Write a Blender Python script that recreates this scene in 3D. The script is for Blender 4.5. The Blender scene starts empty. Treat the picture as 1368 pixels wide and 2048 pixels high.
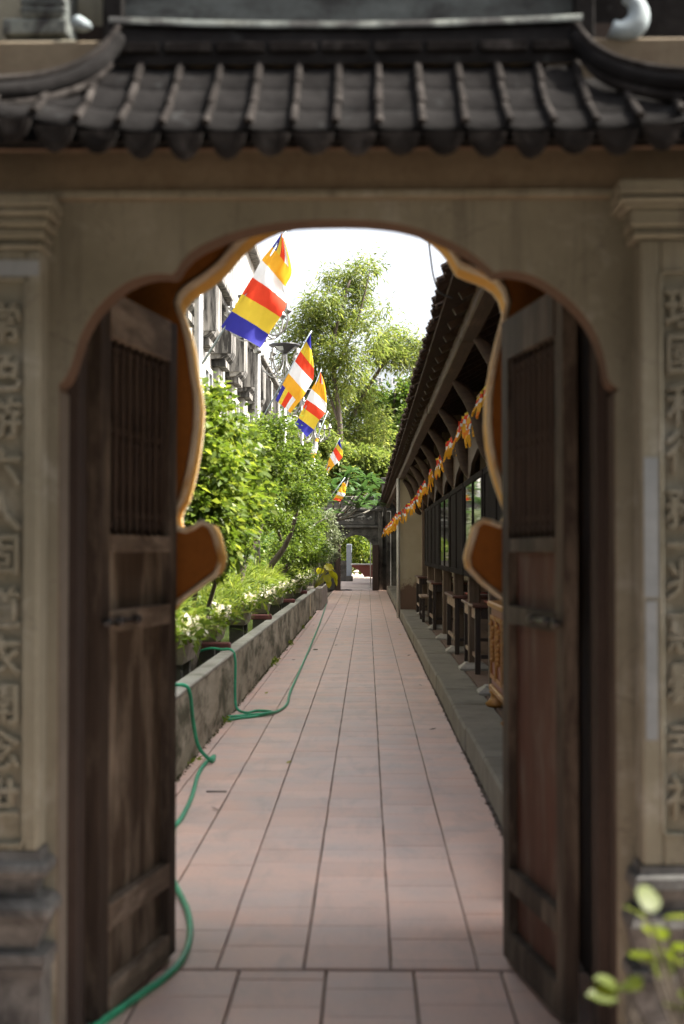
import bpy, math, random
import numpy as np
from mathutils import Vector, Matrix

random.seed(7)
rng = np.random.default_rng(7)
SC = bpy.context.scene
COL = SC.collection
R = math.radians

# ------------------------------------------------------------------ camera, sky, sun, exposure
F = 2950.0                      # focal length in pixels of the 1368 x 2048 frame
CAM_Z = 1.4376
PITCH = math.atan(76 / F)
YAW = math.atan(50.6 / F)
cd = bpy.data.cameras.new('camera')
cam = bpy.data.objects.new('camera', cd)
COL.objects.link(cam)
cam.location = (0, 0, CAM_Z)
cam.rotation_euler = (R(90) + PITCH, 0, YAW)
cd.sensor_fit = 'VERTICAL'
cd.sensor_height = 36
cd.sensor_width = 24
cd.lens = F / 2048 * 36
cd.clip_start = 0.05
cd.clip_end = 3000
cd.dof.use_dof = True
cd.dof.focus_distance = 38
cd.dof.aperture_fstop = 2.8
SC.camera = cam

SUN = Vector((0.68, 0.04, 0.86)).normalized()
w = bpy.data.worlds.new('World')
SC.world = w
w.use_nodes = True
nt = w.node_tree
nt.nodes.clear()
sky = nt.nodes.new('ShaderNodeTexSky')
sky.sky_type = 'NISHITA'
sky.sun_disc = False
sky.sun_elevation = math.asin(SUN.z)
sky.sun_rotation = math.atan2(SUN.x, SUN.y)
sky.air_density = 0.7
sky.dust_density = 5.0
sky.ozone_density = 0.3
bg = nt.nodes.new('ShaderNodeBackground')
bg.inputs[1].default_value = 0.13
wo = nt.nodes.new('ShaderNodeOutputWorld')
hsv = nt.nodes.new('ShaderNodeHueSaturation')
hsv.inputs['Saturation'].default_value = 0.34
nt.links.new(sky.outputs[0], hsv.inputs['Color'])
nt.links.new(hsv.outputs[0], bg.inputs[0])
nt.links.new(bg.outputs[0], wo.inputs[0])

ld = bpy.data.lights.new('sun', 'SUN')
ld.energy = 4.6
ld.angle = R(0.5)
ld.color = (1.0, 0.93, 0.82)
sun = bpy.data.objects.new('sun', ld)
COL.objects.link(sun)
sun.rotation_euler = SUN.to_track_quat('Z', 'Y').to_euler()
sun.location = (20, 10, 30)

SC.view_settings.view_transform = 'Standard'
SC.view_settings.look = 'None'
SC.view_settings.exposure = 1.9
SC.view_settings.gamma = 1
SC.cycles.max_bounces = 8
SC.cycles.transparent_max_bounces = 8

# ------------------------------------------------------------------ pixel of the photograph -> place in the world
ROT = cam.rotation_euler.to_matrix()


def ray(px, py):
    return ROT @ Vector(((px - 684) / F, -(py - 1024) / F, -1))


def at(px, py, Y):
    d = ray(px, py)
    k = Y / d.y
    return Vector((d.x * k, Y, CAM_Z + d.z * k))


def atz(px, py, Z):
    d = ray(px, py)
    k = (Z - CAM_Z) / d.z
    return Vector((d.x * k, d.y * k, Z))


def atx(px, py, X):
    d = ray(px, py)
    k = X / d.x
    return Vector((X, d.y * k, CAM_Z + d.z * k))


# ------------------------------------------------------------------ object helpers
ORG = {}


def tag(o, label=None, cat=None, group=None, kind=None):
    if label:
        o['label'] = label
    if cat:
        o['category'] = cat
    if group:
        o['group'] = group
    if kind:
        o['kind'] = kind
    return o


def link(o, parent, origin):
    COL.objects.link(o)
    if parent is not None:
        o.parent = parent
        o.location = origin - ORG[parent.name]
    else:
        o.location = origin
    ORG[o.name] = origin.copy()
    return o


def thing(name, label, cat, loc=(0, 0, 0), group=None):
    o = bpy.data.objects.new(name, None)
    o.empty_display_size = 0.1
    link(o, None, Vector(loc))
    return tag(o, label, cat, group)


def copy_tree(o, parent=None, loc=None, rz=None, scale=None):
    c = o.copy()
    COL.objects.link(c)
    if parent is not None:
        c.parent = parent
    if loc is not None:
        c.location = loc
    if rz is not None:
        c.rotation_euler.z = rz
    if scale is not None:
        c.scale = scale
    ORG[c.name] = Vector(c.location)
    for ch in list(o.children):
        copy_tree(ch, c)
    return c


class MB:
    def __init__(self):
        self.v, self.f, self.m, self.s = [], [], [], []

    def add(self, vs, fs, mi=0, smooth=False):
        b = len(self.v)
        self.v += [tuple(x) for x in vs]
        for f in fs:
            self.f.append(tuple(b + i for i in f))
            self.m.append(mi)
            self.s.append(smooth)
        return self

    def box(self, x0, x1, y0, y1, z0, z1, mi=0, bev=0.0):
        if bev <= 0:
            vs = [(x, y, z) for z in (z0, z1) for y in (y0, y1) for x in (x0, x1)]
            return self.add(vs, [(0, 2, 3, 1), (4, 5, 7, 6), (0, 1, 5, 4), (2, 6, 7, 3), (0, 4, 6, 2), (1, 3, 7, 5)], mi)
        b = bev
        vs, fs = [], []
        for (z, i) in ((z0, b), (z0 + b, 0), (z1 - b, 0), (z1, b)):
            k = i
            X0, X1, Y0, Y1 = x0 + k, x1 - k, y0 + k, y1 - k
            c = b if i == 0 else 0.0
            if i == 0:
                vs += [(X0 + b, Y0, z), (X1 - b, Y0, z), (X1, Y0 + b, z), (X1, Y1 - b, z), (X1 - b, Y1, z), (X0 + b, Y1, z), (X0, Y1 - b, z), (X0, Y0 + b, z)]
            else:
                vs += [(X0, Y0, z), (X1, Y0, z), (X1, Y0, z), (X1, Y1, z), (X1, Y1, z), (X0, Y1, z), (X0, Y1, z), (X0, Y0, z)]
        for k in range(3):
            for j in range(8):
                a, c2 = k * 8 + j, k * 8 + (j + 1) % 8
                fs.append((a, c2, c2 + 8, a + 8))
        fs.append(tuple(reversed(range(8))))
        fs.append(tuple(range(24, 32)))
        return self.add(vs, fs, mi)

    def obox(self, p, ax, ay, az, mi=0):
        """box from corner frame: centre p, half axes ax ay az"""
        p, ax, ay, az = Vector(p), Vector(ax), Vector(ay), Vector(az)
        vs = [p + ax * i + ay * j + az * k for k in (-1, 1) for j in (-1, 1) for i in (-1, 1)]
        return self.add(vs, [(0, 2, 3, 1), (4, 5, 7, 6), (0, 1, 5, 4), (2, 6, 7, 3), (0, 4, 6, 2), (1, 3, 7, 5)], mi)

    def tube(self, pts, r, n=8, mi=0, cap=True, flat=None):
        """round tube, or a flattened one when flat=(side radius, up radius) factors are given"""
        pts = [Vector(p) for p in pts]
        rs = r if isinstance(r, (list, tuple)) else [r] * len(pts)
        vs, fs = [], []
        up = Vector((0, 0, 1))
        prev = None
        for i, p in enumerate(pts):
            t = (pts[min(i + 1, len(pts) - 1)] - pts[max(i - 1, 0)])
            t = t.normalized() if t.length > 1e-9 else Vector((0, 0, 1))
            if prev is None:
                a = t.cross(up)
                if a.length < 1e-3:
                    a = t.cross(Vector((1, 0, 0)))
            else:
                a = prev - t * prev.dot(t)
                if a.length < 1e-6:
                    a = t.cross(up)
            a.normalize()
            prev = a
            b = t.cross(a)
            fa, fb = flat if flat else (1, 1)
            for k in range(n):
                an = 2 * math.pi * (k + 0.5) / n
                vs.append(p + a * math.cos(an) * rs[i] * fa + b * math.sin(an) * rs[i] * fb)
        for i in range(len(pts) - 1):
            for k in range(n):
                q = (k + 1) % n
                fs.append((i * n + k, i * n + q, (i + 1) * n + q, (i + 1) * n + k))
        if cap:
            fs.append(tuple(reversed(range(n))))
            fs.append(tuple(range((len(pts) - 1) * n, len(pts) * n)))
        return self.add(vs, fs, mi, n > 5)

    def lathe(self, c, prof, n=16, mi=0, square=False):
        """profile [(radius, z)] spun round the vertical axis at c; square=True makes four flat sides"""
        vs, fs = [], []
        for r, z in prof:
            if square:
                vs += [(c[0] - r, c[1] - r, z), (c[0] + r, c[1] - r, z), (c[0] + r, c[1] + r, z), (c[0] - r, c[1] + r, z)]
            else:
                for k in range(n):
                    a = 2 * math.pi * k / n
                    vs.append((c[0] + r * math.cos(a), c[1] + r * math.sin(a), z))
        if square:
            n = 4
        for i in range(len(prof) - 1):
            for k in range(n):
                q = (k + 1) % n
                fs.append((i * n + k, i * n + q, (i + 1) * n + q, (i + 1) * n + k))
        fs.append(tuple(reversed(range(n))))
        fs.append(tuple(range((len(prof) - 1) * n, len(prof) * n)))
        return self.add(vs, fs, mi, not square)

    def quadstrip(self, a, b, mi=0, smooth=True):
        n = len(a)
        return self.add(list(a) + list(b), [(i, i + 1, n + i + 1, n + i) for i in range(n - 1)], mi, smooth)

    def grid(self, rows, mi=0, smooth=True, mats=None):
        h, wd = len(rows), len(rows[0])
        b = len(self.v)
        for r in rows:
            self.v += [tuple(p) for p in r]
        for i in range(h - 1):
            for j in range(wd - 1):
                self.f.append((b + i * wd + j, b + i * wd + j + 1, b + (i + 1) * wd + j + 1, b + (i + 1) * wd + j))
                self.m.append(mats[i][j] if mats else mi)
                self.s.append(smooth)
        return self

    def mesh(self, name, mats, org):
        me = bpy.data.meshes.new(name)
        me.from_pydata([(x - org[0], y - org[1], z - org[2]) for x, y, z in self.v], [], self.f)
        for mt in (mats if isinstance(mats, (list, tuple)) else [mats]):
            me.materials.append(mt)
        me.polygons.foreach_set('material_index', self.m)
        me.polygons.foreach_set('use_smooth', self.s)
        me.update()
        return me

    def build(self, name, mats, parent=None, origin=None):
        if origin is None:
            a = np.array(self.v)
            lo, hi = a.min(0), a.max(0)
            origin = Vector(((lo[0] + hi[0]) / 2, (lo[1] + hi[1]) / 2, lo[2]))
        origin = Vector(origin)
        o = bpy.data.objects.new(name, self.mesh(name, mats, origin))
        return link(o, parent, origin)


def share(name, me, parent, loc, rot=(0, 0, 0), scale=(1, 1, 1)):
    """one more object that shows the mesh me (loc is in world space)"""
    o = bpy.data.objects.new(name, me)
    link(o, parent, Vector(loc))
    o.rotation_euler = rot
    o.scale = scale
    return o


def spline(pts, n=6):
    """Catmull-Rom through pts"""
    pts = [Vector(p) for p in pts]
    out = []
    for i in range(len(pts) - 1):
        p0, p1, p2, p3 = pts[max(i - 1, 0)], pts[i], pts[i + 1], pts[min(i + 2, len(pts) - 1)]
        for k in range(n):
            t = k / n
            out.append(0.5 * ((2 * p1) + (p2 - p0) * t + (2 * p0 - 5 * p1 + 4 * p2 - p3) * t * t + (3 * p1 - p0 - 3 * p2 + p3) * t ** 3))
    out.append(pts[-1])
    return out


# ------------------------------------------------------------------ materials
class MatB:
    def __init__(self, name):
        self.mat = bpy.data.materials.new(name)
        self.mat.use_nodes = True
        self.t = self.mat.node_tree
        self.t.nodes.clear()
        self.out = self.n('ShaderNodeOutputMaterial')

    def n(self, ty, **kw):
        nd = self.t.nodes.new(ty)
        for k, v in kw.items():
            setattr(nd, k, v)
        return nd

    def l(self, a, b):
        self.t.links.new(a, b)

    def pos(self, scale=(1, 1, 1), objsp=False):
        if objsp:
            src = self.n('ShaderNodeTexCoord').outputs['Object']
        else:
            src = self.n('ShaderNodeNewGeometry').outputs['Position']
        mp = self.n('ShaderNodeMapping')
        mp.inputs['Scale'].default_value = scale
        self.l(src, mp.inputs['Vector'])
        return mp.outputs[0]

    def noise(self, vec, scale=5, detail=6, rough=0.6, dist=0.0):
        nd = self.n('ShaderNodeTexNoise')
        nd.inputs['Scale'].default_value = scale
        nd.inputs['Detail'].default_value = detail
        nd.inputs['Roughness'].default_value = rough
        nd.inputs['Distortion'].default_value = dist
        self.l(vec, nd.inputs['Vector'])
        return nd.outputs['Fac']

    def ramp(self, fac, lo, hi):
        nd = self.n('ShaderNodeMapRange')
        nd.inputs['From Min'].default_value = lo
        nd.inputs['From Max'].default_value = hi
        self.l(fac, nd.inputs['Value'])
        return nd.outputs['Result']

    def mix(self, fac, a, b, mode='MIX'):
        nd = self.n('ShaderNodeMix', data_type='RGBA', blend_type=mode)
        for key, val in (('Factor', fac), ('A', a), ('B', b)):
            sock = [s for s in nd.inputs if s.name == key and (s.type == 'RGBA' or (key == 'Factor' and s.type == 'VALUE'))][0]
            if hasattr(val, 'is_output'):
                self.l(val, sock)
            elif key == 'Factor':
                sock.default_value = val
            else:
                sock.default_value = (*val, 1) if len(val) == 3 else val
        return [s for s in nd.outputs if s.type == 'RGBA'][0]

    def mul(self, a, b):
        nd = self.n('ShaderNodeMath', operation='MULTIPLY')
        for i, x in enumerate((a, b)):
            if hasattr(x, 'is_output'):
                self.l(x, nd.inputs[i])
            else:
                nd.inputs[i].default_value = x
        return nd.outputs[0]

    def finish(self, col, rough=0.8, bump=None, bstr=0.3, bdist=0.01, metal=0.0, spec=0.5, translucent=None):
        p = self.n('ShaderNodeBsdfPrincipled')
        if hasattr(col, 'is_output'):
            self.l(col, p.inputs['Base Color'])
        else:
            p.inputs['Base Color'].default_value = (*col, 1)
        if hasattr(rough, 'is_output'):
            self.l(rough, p.inputs['Roughness'])
        else:
            p.inputs['Roughness'].default_value = rough
        p.inputs['Metallic'].default_value = metal
        p.inputs['Specular IOR Level'].default_value = spec
        if bump is not None:
            b = self.n('ShaderNodeBump')
            b.inputs['Strength'].default_value = bstr
            b.inputs['Distance'].default_value = bdist
            self.l(bump, b.inputs['Height'])
            self.l(b.outputs[0], p.inputs['Normal'])
        sh = p.outputs[0]
        if translucent:
            fac, tcol = translucent
            tr = self.n('ShaderNodeBsdfTranslucent')
            if hasattr(tcol, 'is_output'):
                self.l(tcol, tr.inputs[0])
            else:
                tr.inputs[0].default_value = (*tcol, 1)
            mx = self.n('ShaderNodeMixShader')
            mx.inputs[0].default_value = fac
            self.l(sh, mx.inputs[1])
            self.l(tr.outputs[0], mx.inputs[2])
            sh = mx.outputs[0]
        self.l(sh, self.out.inputs[0])
        return self.mat


def mottled(name, c1, c2, scale=4, stain=None, stain_amt=(0.55, 0.7), rough=0.85, bstr=0.3, bdist=0.008, stretch=(1, 1, 1), spec=0.3, fine=40):
    b = MatB(name)
    v = b.pos(stretch)
    n1 = b.noise(v, scale, 7, 0.62)
    col = b.mix(b.ramp(n1, 0.3, 0.7), c1, c2)
    n3 = b.noise(b.pos(), fine, 4, 0.6)
    col = b.mix(b.mul(b.ramp(n3, 0.45, 0.75), 0.35), col, tuple(x * 0.6 for x in c1))
    if stain:
        n2 = b.noise(b.pos((stretch[0] * 1.3, stretch[1] * 1.3, stretch[2] * 1.3)), scale * 0.8, 8, 0.65, 0.4)
        col = b.mix(b.ramp(n2, *stain_amt), col, stain)
    bp = b.mix(0.5, n1, n3)
    return b.finish(col, rough, bp, bstr, bdist, spec=spec)


def wood(name, c1, c2, axis=2, worn=None, rough=0.7, amt=(0.5, 0.68)):
    b = MatB(name)
    st = [22, 22, 22]
    st[axis] = 1.6
    v = b.pos(tuple(st))
    n1 = b.noise(v, 1.5, 8, 0.65, 0.6)
    col = b.mix(b.ramp(n1, 0.32, 0.7), c1, c2)
    if worn:
        st2 = [5, 5, 5]
        st2[axis] = 1.2
        n2 = b.noise(b.pos(tuple(st2)), 1.4, 8, 0.7, 0.3)
        col = b.mix(b.ramp(n2, *amt), col, worn)
    return b.finish(col, rough, n1, 0.35, 0.004, spec=0.3)


def plain(name, c, rough=0.6, metal=0.0, spec=0.5, trans=None, var=0.15):
    b = MatB(name)
    n1 = b.noise(b.pos(), 14, 5, 0.6)
    col = b.mix(b.ramp(n1, 0.3, 0.7), tuple(x * (1 - var) for x in c), tuple(min(1, x * (1 + var)) for x in c))
    return b.finish(col, rough, n1, 0.1, 0.003, metal, spec, translucent=trans)


def leafmat(name, dark, light, tips, tr=0.45, rough=0.45):
    b = MatB(name)
    g = b.n('ShaderNodeNewGeometry')
    rnd = g.outputs['Random Per Island']
    n1 = b.noise(b.pos(), 1.7, 3, 0.5)
    col = b.mix(b.ramp(n1, 0.35, 0.65), dark, light)
    col = b.mix(b.ramp(rnd, 0.55, 1.0), col, tips)
    hs = b.n('ShaderNodeHueSaturation')
    hs.inputs['Value'].default_value = 1.25
    hs.inputs['Saturation'].default_value = 1.03
    hs.inputs['Hue'].default_value = 0.497
    b.l(col, hs.inputs['Color'])
    return b.finish(col, rough, spec=0.4, translucent=(tr, hs.outputs[0]))


M = {}
# gate
def plaster():
    b = MatB('aged_cream_plaster')
    n1 = b.noise(b.pos(), 2.2, 8, 0.65)
    col = b.mix(b.ramp(n1, 0.3, 0.7), (0.135, 0.127, 0.094), (0.20, 0.19, 0.147))
    n2 = b.noise(b.pos((1, 1, 1)), 4.5, 8, 0.7, 0.5)
    col = b.mix(b.mul(b.ramp(n2, 0.54, 0.72), 0.8), col, (0.29, 0.29, 0.255))
    n3 = b.noise(b.pos((16, 16, 1.1)), 1.0, 8, 0.7, 0.6)
    col = b.mix(b.mul(b.ramp(n3, 0.52, 0.70), 0.65), col, (0.07, 0.064, 0.052))
    v = b.n('ShaderNodeTexVoronoi', feature='DISTANCE_TO_EDGE')
    v.inputs['Scale'].default_value = 3.2
    nv_ = b.noise(b.pos(), 6, 5, 0.6)
    mp = b.n('ShaderNodeVectorMath', operation='ADD')
    b.l(b.pos(), mp.inputs[0])
    b.l(nv_, mp.inputs[1])
    b.l(mp.outputs[0], v.inputs['Vector'])
    crack = b.ramp(v.outputs['Distance'], 0.012, 0.0)
    col = b.mix(b.mul(crack, 0.5), col, (0.07, 0.06, 0.05))
    n4 = b.noise(b.pos(), 55, 4, 0.6)
    return b.finish(col, 0.88, b.mix(0.5, n2, n4), 0.4, 0.006, spec=0.2)


M['plaster'] = plaster()
M['plaster_eave_shade'] = mottled('eave_shaded_plaster', (0.115, 0.088, 0.056), (0.17, 0.138, 0.095), 2.4, (0.08, 0.055, 0.034), (0.5, 0.68), stretch=(1, 1, 0.7))  # browner and darker: eave shadow put into the colour of the cornice band
M['plaster_grey'] = mottled('grey_repair_paint', (0.17, 0.19, 0.20), (0.24, 0.26, 0.27), 5)
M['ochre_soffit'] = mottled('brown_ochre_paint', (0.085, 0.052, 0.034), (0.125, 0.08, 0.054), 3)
M['ochre'] = mottled('ochre_limewash', (0.19, 0.064, 0.008), (0.235, 0.088, 0.013), 2, (0.11, 0.042, 0.011), (0.6, 0.8))
M['ochre_rim'] = mottled('yellow_rim_paint', (0.62, 0.33, 0.06), (0.70, 0.42, 0.10), 4)
M['cream_rim'] = mottled('cream_rim_paint', (0.50, 0.42, 0.29), (0.66, 0.59, 0.45), 5, (0.46, 0.25, 0.07), (0.5, 0.66))
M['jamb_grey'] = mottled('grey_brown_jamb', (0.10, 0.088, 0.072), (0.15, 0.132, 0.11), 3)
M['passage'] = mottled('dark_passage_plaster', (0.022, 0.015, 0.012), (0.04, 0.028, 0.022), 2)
M['gate_tile'] = mottled('blackened_roof_tile', (0.008, 0.0075, 0.0075), (0.019, 0.018, 0.0178), 9, (0.05, 0.053, 0.053), (0.6, 0.8), bstr=0.6, spec=0.04, rough=1.0)
M['gate_tile_rib'] = mottled('blackened_ridge_tile', (0.010, 0.009, 0.0085), (0.024, 0.021, 0.0195), 11, (0.05, 0.045, 0.042), (0.5, 0.7), bstr=0.6, spec=0.04, rough=1.0)
M['old_lime'] = mottled('weathered_lime_top', (0.07, 0.082, 0.082), (0.15, 0.162, 0.145), 8, (0.02, 0.02, 0.02), (0.42, 0.58))
M['black_lime'] = mottled('blackened_lime_wall', (0.025, 0.027, 0.027), (0.085, 0.098, 0.098), 4, (0.014, 0.014, 0.014), (0.5, 0.65), stretch=(1, 1, 2.2))
M['curl'] = mottled('pale_blue_lime', (0.20, 0.245, 0.265), (0.30, 0.34, 0.35), 12, (0.2, 0.22, 0.22), (0.6, 0.8))
M['plinth'] = mottled('mossy_dark_plinth', (0.05, 0.047, 0.044), (0.13, 0.13, 0.125), 7, (0.02, 0.02, 0.02), (0.5, 0.68), bstr=0.6)
M['door'] = wood('worn_brown_door_wood', (0.022, 0.015, 0.011), (0.055, 0.04, 0.029), 2, (0.15, 0.122, 0.092), amt=(0.47, 0.68))
M['door_panel'] = wood('weathered_door_panel', (0.040, 0.027, 0.018), (0.10, 0.072, 0.048), 2, (0.27, 0.225, 0.17), amt=(0.48, 0.66))
M['door_red'] = wood('reddish_door_panel', (0.065, 0.026, 0.016), (0.125, 0.05, 0.031), 2, (0.15, 0.115, 0.09), amt=(0.50, 0.68))
M['door_rail'] = wood('pale_worn_rail', (0.095, 0.072, 0.052), (0.19, 0.15, 0.112), 1, (0.36, 0.305, 0.24), amt=(0.5, 0.7))
M['spindle'] = wood('dark_turned_wood', (0.028, 0.018, 0.014), (0.06, 0.042, 0.03), 2)
M['iron'] = plain('dark_bolt_iron', (0.05, 0.047, 0.045), 0.3, 0.7)
# ground
def tilemat():
    b = MatB('terracotta_paver')
    oi = b.n('ShaderNodeObjectInfo')
    n1 = b.noise(b.pos(), 2.2, 7, 0.6)
    n2 = b.noise(b.pos(), 60, 4, 0.6)
    col = b.mix(oi.outputs['Random'], (0.61, 0.40, 0.318), (0.69, 0.475, 0.388))
    col = b.mix(b.ramp(n1, 0.4, 0.75), col, (0.50, 0.41, 0.375))
    col = b.mix(b.mul(b.ramp(n2, 0.5, 0.8), 0.3), col, (0.27, 0.2, 0.185))
    n3 = b.noise(b.pos((3, 0.8, 1)), 2, 7, 0.65, 0.5)
    col = b.mix(b.mul(b.ramp(n3, 0.50, 0.72), 0.55), col, (0.37, 0.30, 0.27))
    return b.finish(col, 0.5, n2, 0.12, 0.003, spec=0.5)


M['tile'] = tilemat()
M['mortar'] = mottled('dark_joint_mortar', (0.10, 0.08, 0.068), (0.19, 0.155, 0.13), 9)
M['earth'] = mottled('packed_earth', (0.16, 0.13, 0.10), (0.24, 0.20, 0.15), 0.8)
M['court'] = mottled('pale_court_paving', (0.40, 0.32, 0.28), (0.48, 0.39, 0.34), 0.6)
M['kerb'] = mottled('bluish_stone_slab', (0.14, 0.122, 0.092), (0.22, 0.197, 0.155), 3, (0.09, 0.076, 0.056), (0.55, 0.75))
M['kerb_face'] = mottled('mossy_stone_side', (0.17, 0.155, 0.12), (0.26, 0.245, 0.20), 3, (0.10, 0.11, 0.07), (0.5, 0.7))
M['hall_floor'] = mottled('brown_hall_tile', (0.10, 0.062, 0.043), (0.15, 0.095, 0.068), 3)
M['concrete'] = mottled('stained_planter_concrete', (0.20, 0.175, 0.12), (0.44, 0.40, 0.31), 3.2, (0.075, 0.07, 0.04), (0.46, 0.6), stretch=(1, 0.3, 1.1), bstr=0.5)
M['concrete_top'] = mottled('worn_concrete_top', (0.25, 0.24, 0.20), (0.37, 0.36, 0.31), 3, (0.13, 0.13, 0.09), (0.55, 0.72))
M['block'] = mottled('grey_trough_block', (0.22, 0.19, 0.16), (0.34, 0.30, 0.26), 4, (0.14, 0.12, 0.1), (0.5, 0.75))
# hall
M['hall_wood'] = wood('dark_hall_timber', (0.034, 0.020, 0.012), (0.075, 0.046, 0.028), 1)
M['beam'] = wood('tan_eave_beam', (0.036, 0.020, 0.011), (0.082, 0.046, 0.026), 1, (0.14, 0.088, 0.052), amt=(0.55, 0.75))
M['bracket'] = wood('curved_bracket_wood', (0.034, 0.020, 0.012), (0.075, 0.045, 0.027), 0)
M['post'] = wood('brown_post_wood', (0.075, 0.05, 0.032), (0.14, 0.096, 0.064), 2)
M['hall_tile'] = mottled('brown_clay_roof_tile', (0.042, 0.025, 0.016), (0.08, 0.049, 0.034), 6, (0.03, 0.022, 0.018), (0.5, 0.7))
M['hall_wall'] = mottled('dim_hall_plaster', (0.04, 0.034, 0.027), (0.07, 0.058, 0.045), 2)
def endwall():
    b = MatB('cream_end_wall')
    n1 = b.noise(b.pos(), 2, 6, 0.6)
    col = b.mix(b.ramp(n1, 0.3, 0.7), (0.36, 0.30, 0.20), (0.44, 0.375, 0.265))
    sx = b.n('ShaderNodeSeparateXYZ')
    b.l(b.n('ShaderNodeNewGeometry').outputs['Position'], sx.inputs[0])
    n2 = b.noise(b.pos(), 3.5, 7, 0.7)
    ad = b.n('ShaderNodeMath', operation='ADD')
    b.l(sx.outputs['Z'], ad.inputs[0])
    b.l(b.mul(n2, 0.9), ad.inputs[1])
    wet = b.n('ShaderNodeMapRange')
    wet.inputs['From Min'].default_value = 1.22
    wet.inputs['From Max'].default_value = 1.10
    b.l(ad.outputs[0], wet.inputs['Value'])
    col = b.mix(wet.outputs['Result'], col, (0.16, 0.10, 0.07))
    return b.finish(col, 0.85, n2, 0.3, 0.006, spec=0.2)


M['end_wall'] = endwall()
M['pale_pipe'] = mottled('pale_grey_post', (0.45, 0.43, 0.38), (0.55, 0.53, 0.48), 6)
M['table'] = wood('dark_table_wood', (0.022, 0.016, 0.014), (0.05, 0.034, 0.026), 2, rough=0.4)
M['apron'] = wood('pale_table_wood', (0.16, 0.10, 0.065), (0.28, 0.20, 0.14), 1, (0.36, 0.28, 0.2))
M['table_top'] = wood('reddish_table_top', (0.07, 0.028, 0.02), (0.12, 0.05, 0.036), 1, rough=0.4)
M['red_cloth'] = plain('red_booklet', (0.35, 0.03, 0.025), 0.5)
M['paper'] = plain('pale_paper', (0.55, 0.55, 0.5), 0.7)
M['stone_pale'] = mottled('pale_plinth_stone', (0.26, 0.235, 0.20), (0.36, 0.33, 0.28), 8)
M['lacquer'] = plain('red_lacquer', (0.15, 0.022, 0.014), 0.4)
M['gold'] = plain('gilt_carving', (0.28, 0.12, 0.02), 0.5, 0.2)
M['cabinet'] = mottled('black_cabinet_wood', (0.008, 0.006, 0.0055), (0.018, 0.014, 0.012), 5, rough=0.95, spec=0.05)
gb = MatB('cabinet_glass')
M['glass'] = gb.finish((0.012, 0.013, 0.012), 0.03, spec=1.0)
# flags
for k, c in dict(blue=(0.035, 0.035, 0.28), yellow=(0.72, 0.52, 0.05), red=(0.72, 0.06, 0.025), white=(0.78, 0.78, 0.78), deep=(0.80, 0.22, 0.02), orange=(0.78, 0.39, 0.03)).items():
    M['flag_' + k] = plain('flag_' + k, c, 0.6, spec=0.15, trans=(0.4, c), var=0.05)
M['steel'] = plain('brushed_steel', (0.30, 0.295, 0.28), 0.35, 0.8)
M['dark_metal'] = plain('dark_lamp_dish', (0.05, 0.05, 0.055), 0.4, 0.3)
M['solar'] = plain('lamp_panel_glass', (0.42, 0.45, 0.46), 0.15, 0.0, 0.6)
M['flagpole'] = plain('grey_flag_pole', (0.28, 0.33, 0.36), 0.35, 0.4)
M['hose'] = plain('green_hose_rubber', (0.03, 0.33, 0.17), 0.35, spec=0.5, var=0.3)
# building
def facade(name, c1, c2, amt):
    b = MatB(name)
    n0 = b.noise(b.pos(), 1.1, 7, 0.65)
    col = b.mix(b.ramp(n0, 0.3, 0.7), c1, c2)
    n1 = b.noise(b.pos((5, 5, 0.5)), 1.2, 8, 0.7, 0.3)
    col = b.mix(b.ramp(n1, *amt), col, (0.045, 0.043, 0.04))
    return b.finish(col, 0.9, n1, 0.3, 0.01, spec=0.2)


M['facade'] = facade('streaked_white_facade', (0.36, 0.35, 0.32), (0.50, 0.485, 0.45), (0.46, 0.62))
M['facade_clean'] = facade('white_pilaster_paint', (0.46, 0.445, 0.41), (0.56, 0.54, 0.50), (0.54, 0.74))
M['console'] = facade('blackened_console', (0.28, 0.265, 0.24), (0.42, 0.40, 0.37), (0.38, 0.55))
M['cornice'] = facade('blackened_cornice', (0.16, 0.15, 0.14), (0.26, 0.25, 0.23), (0.45, 0.6))
M['pane'] = plain('blue_grey_pane', (0.20, 0.25, 0.28), 0.12, spec=0.6)
M['far_stone'] = mottled('lichened_grey_stone', (0.06, 0.057, 0.05), (0.135, 0.13, 0.115), 2.4, (0.028, 0.027, 0.024), (0.46, 0.62), bstr=0.5)
M['far_relief'] = mottled('pale_stone_relief', (0.38, 0.37, 0.34), (0.5, 0.49, 0.45), 6)
M['far_door'] = wood('dark_far_door', (0.035, 0.022, 0.018), (0.065, 0.042, 0.032), 2)
M['blue_stone'] = mottled('blue_grey_pillar', (0.22, 0.26, 0.30), (0.32, 0.36, 0.40), 3)
M['red_basin'] = mottled('dark_red_basin', (0.17, 0.055, 0.045), (0.25, 0.085, 0.07), 3)
M['tower'] = plain('pale_blue_tower_wall', (0.50, 0.60, 0.66), 0.8, var=0.05)
M['tower_white'] = plain('white_window_frame', (0.8, 0.8, 0.8), 0.6)
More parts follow.
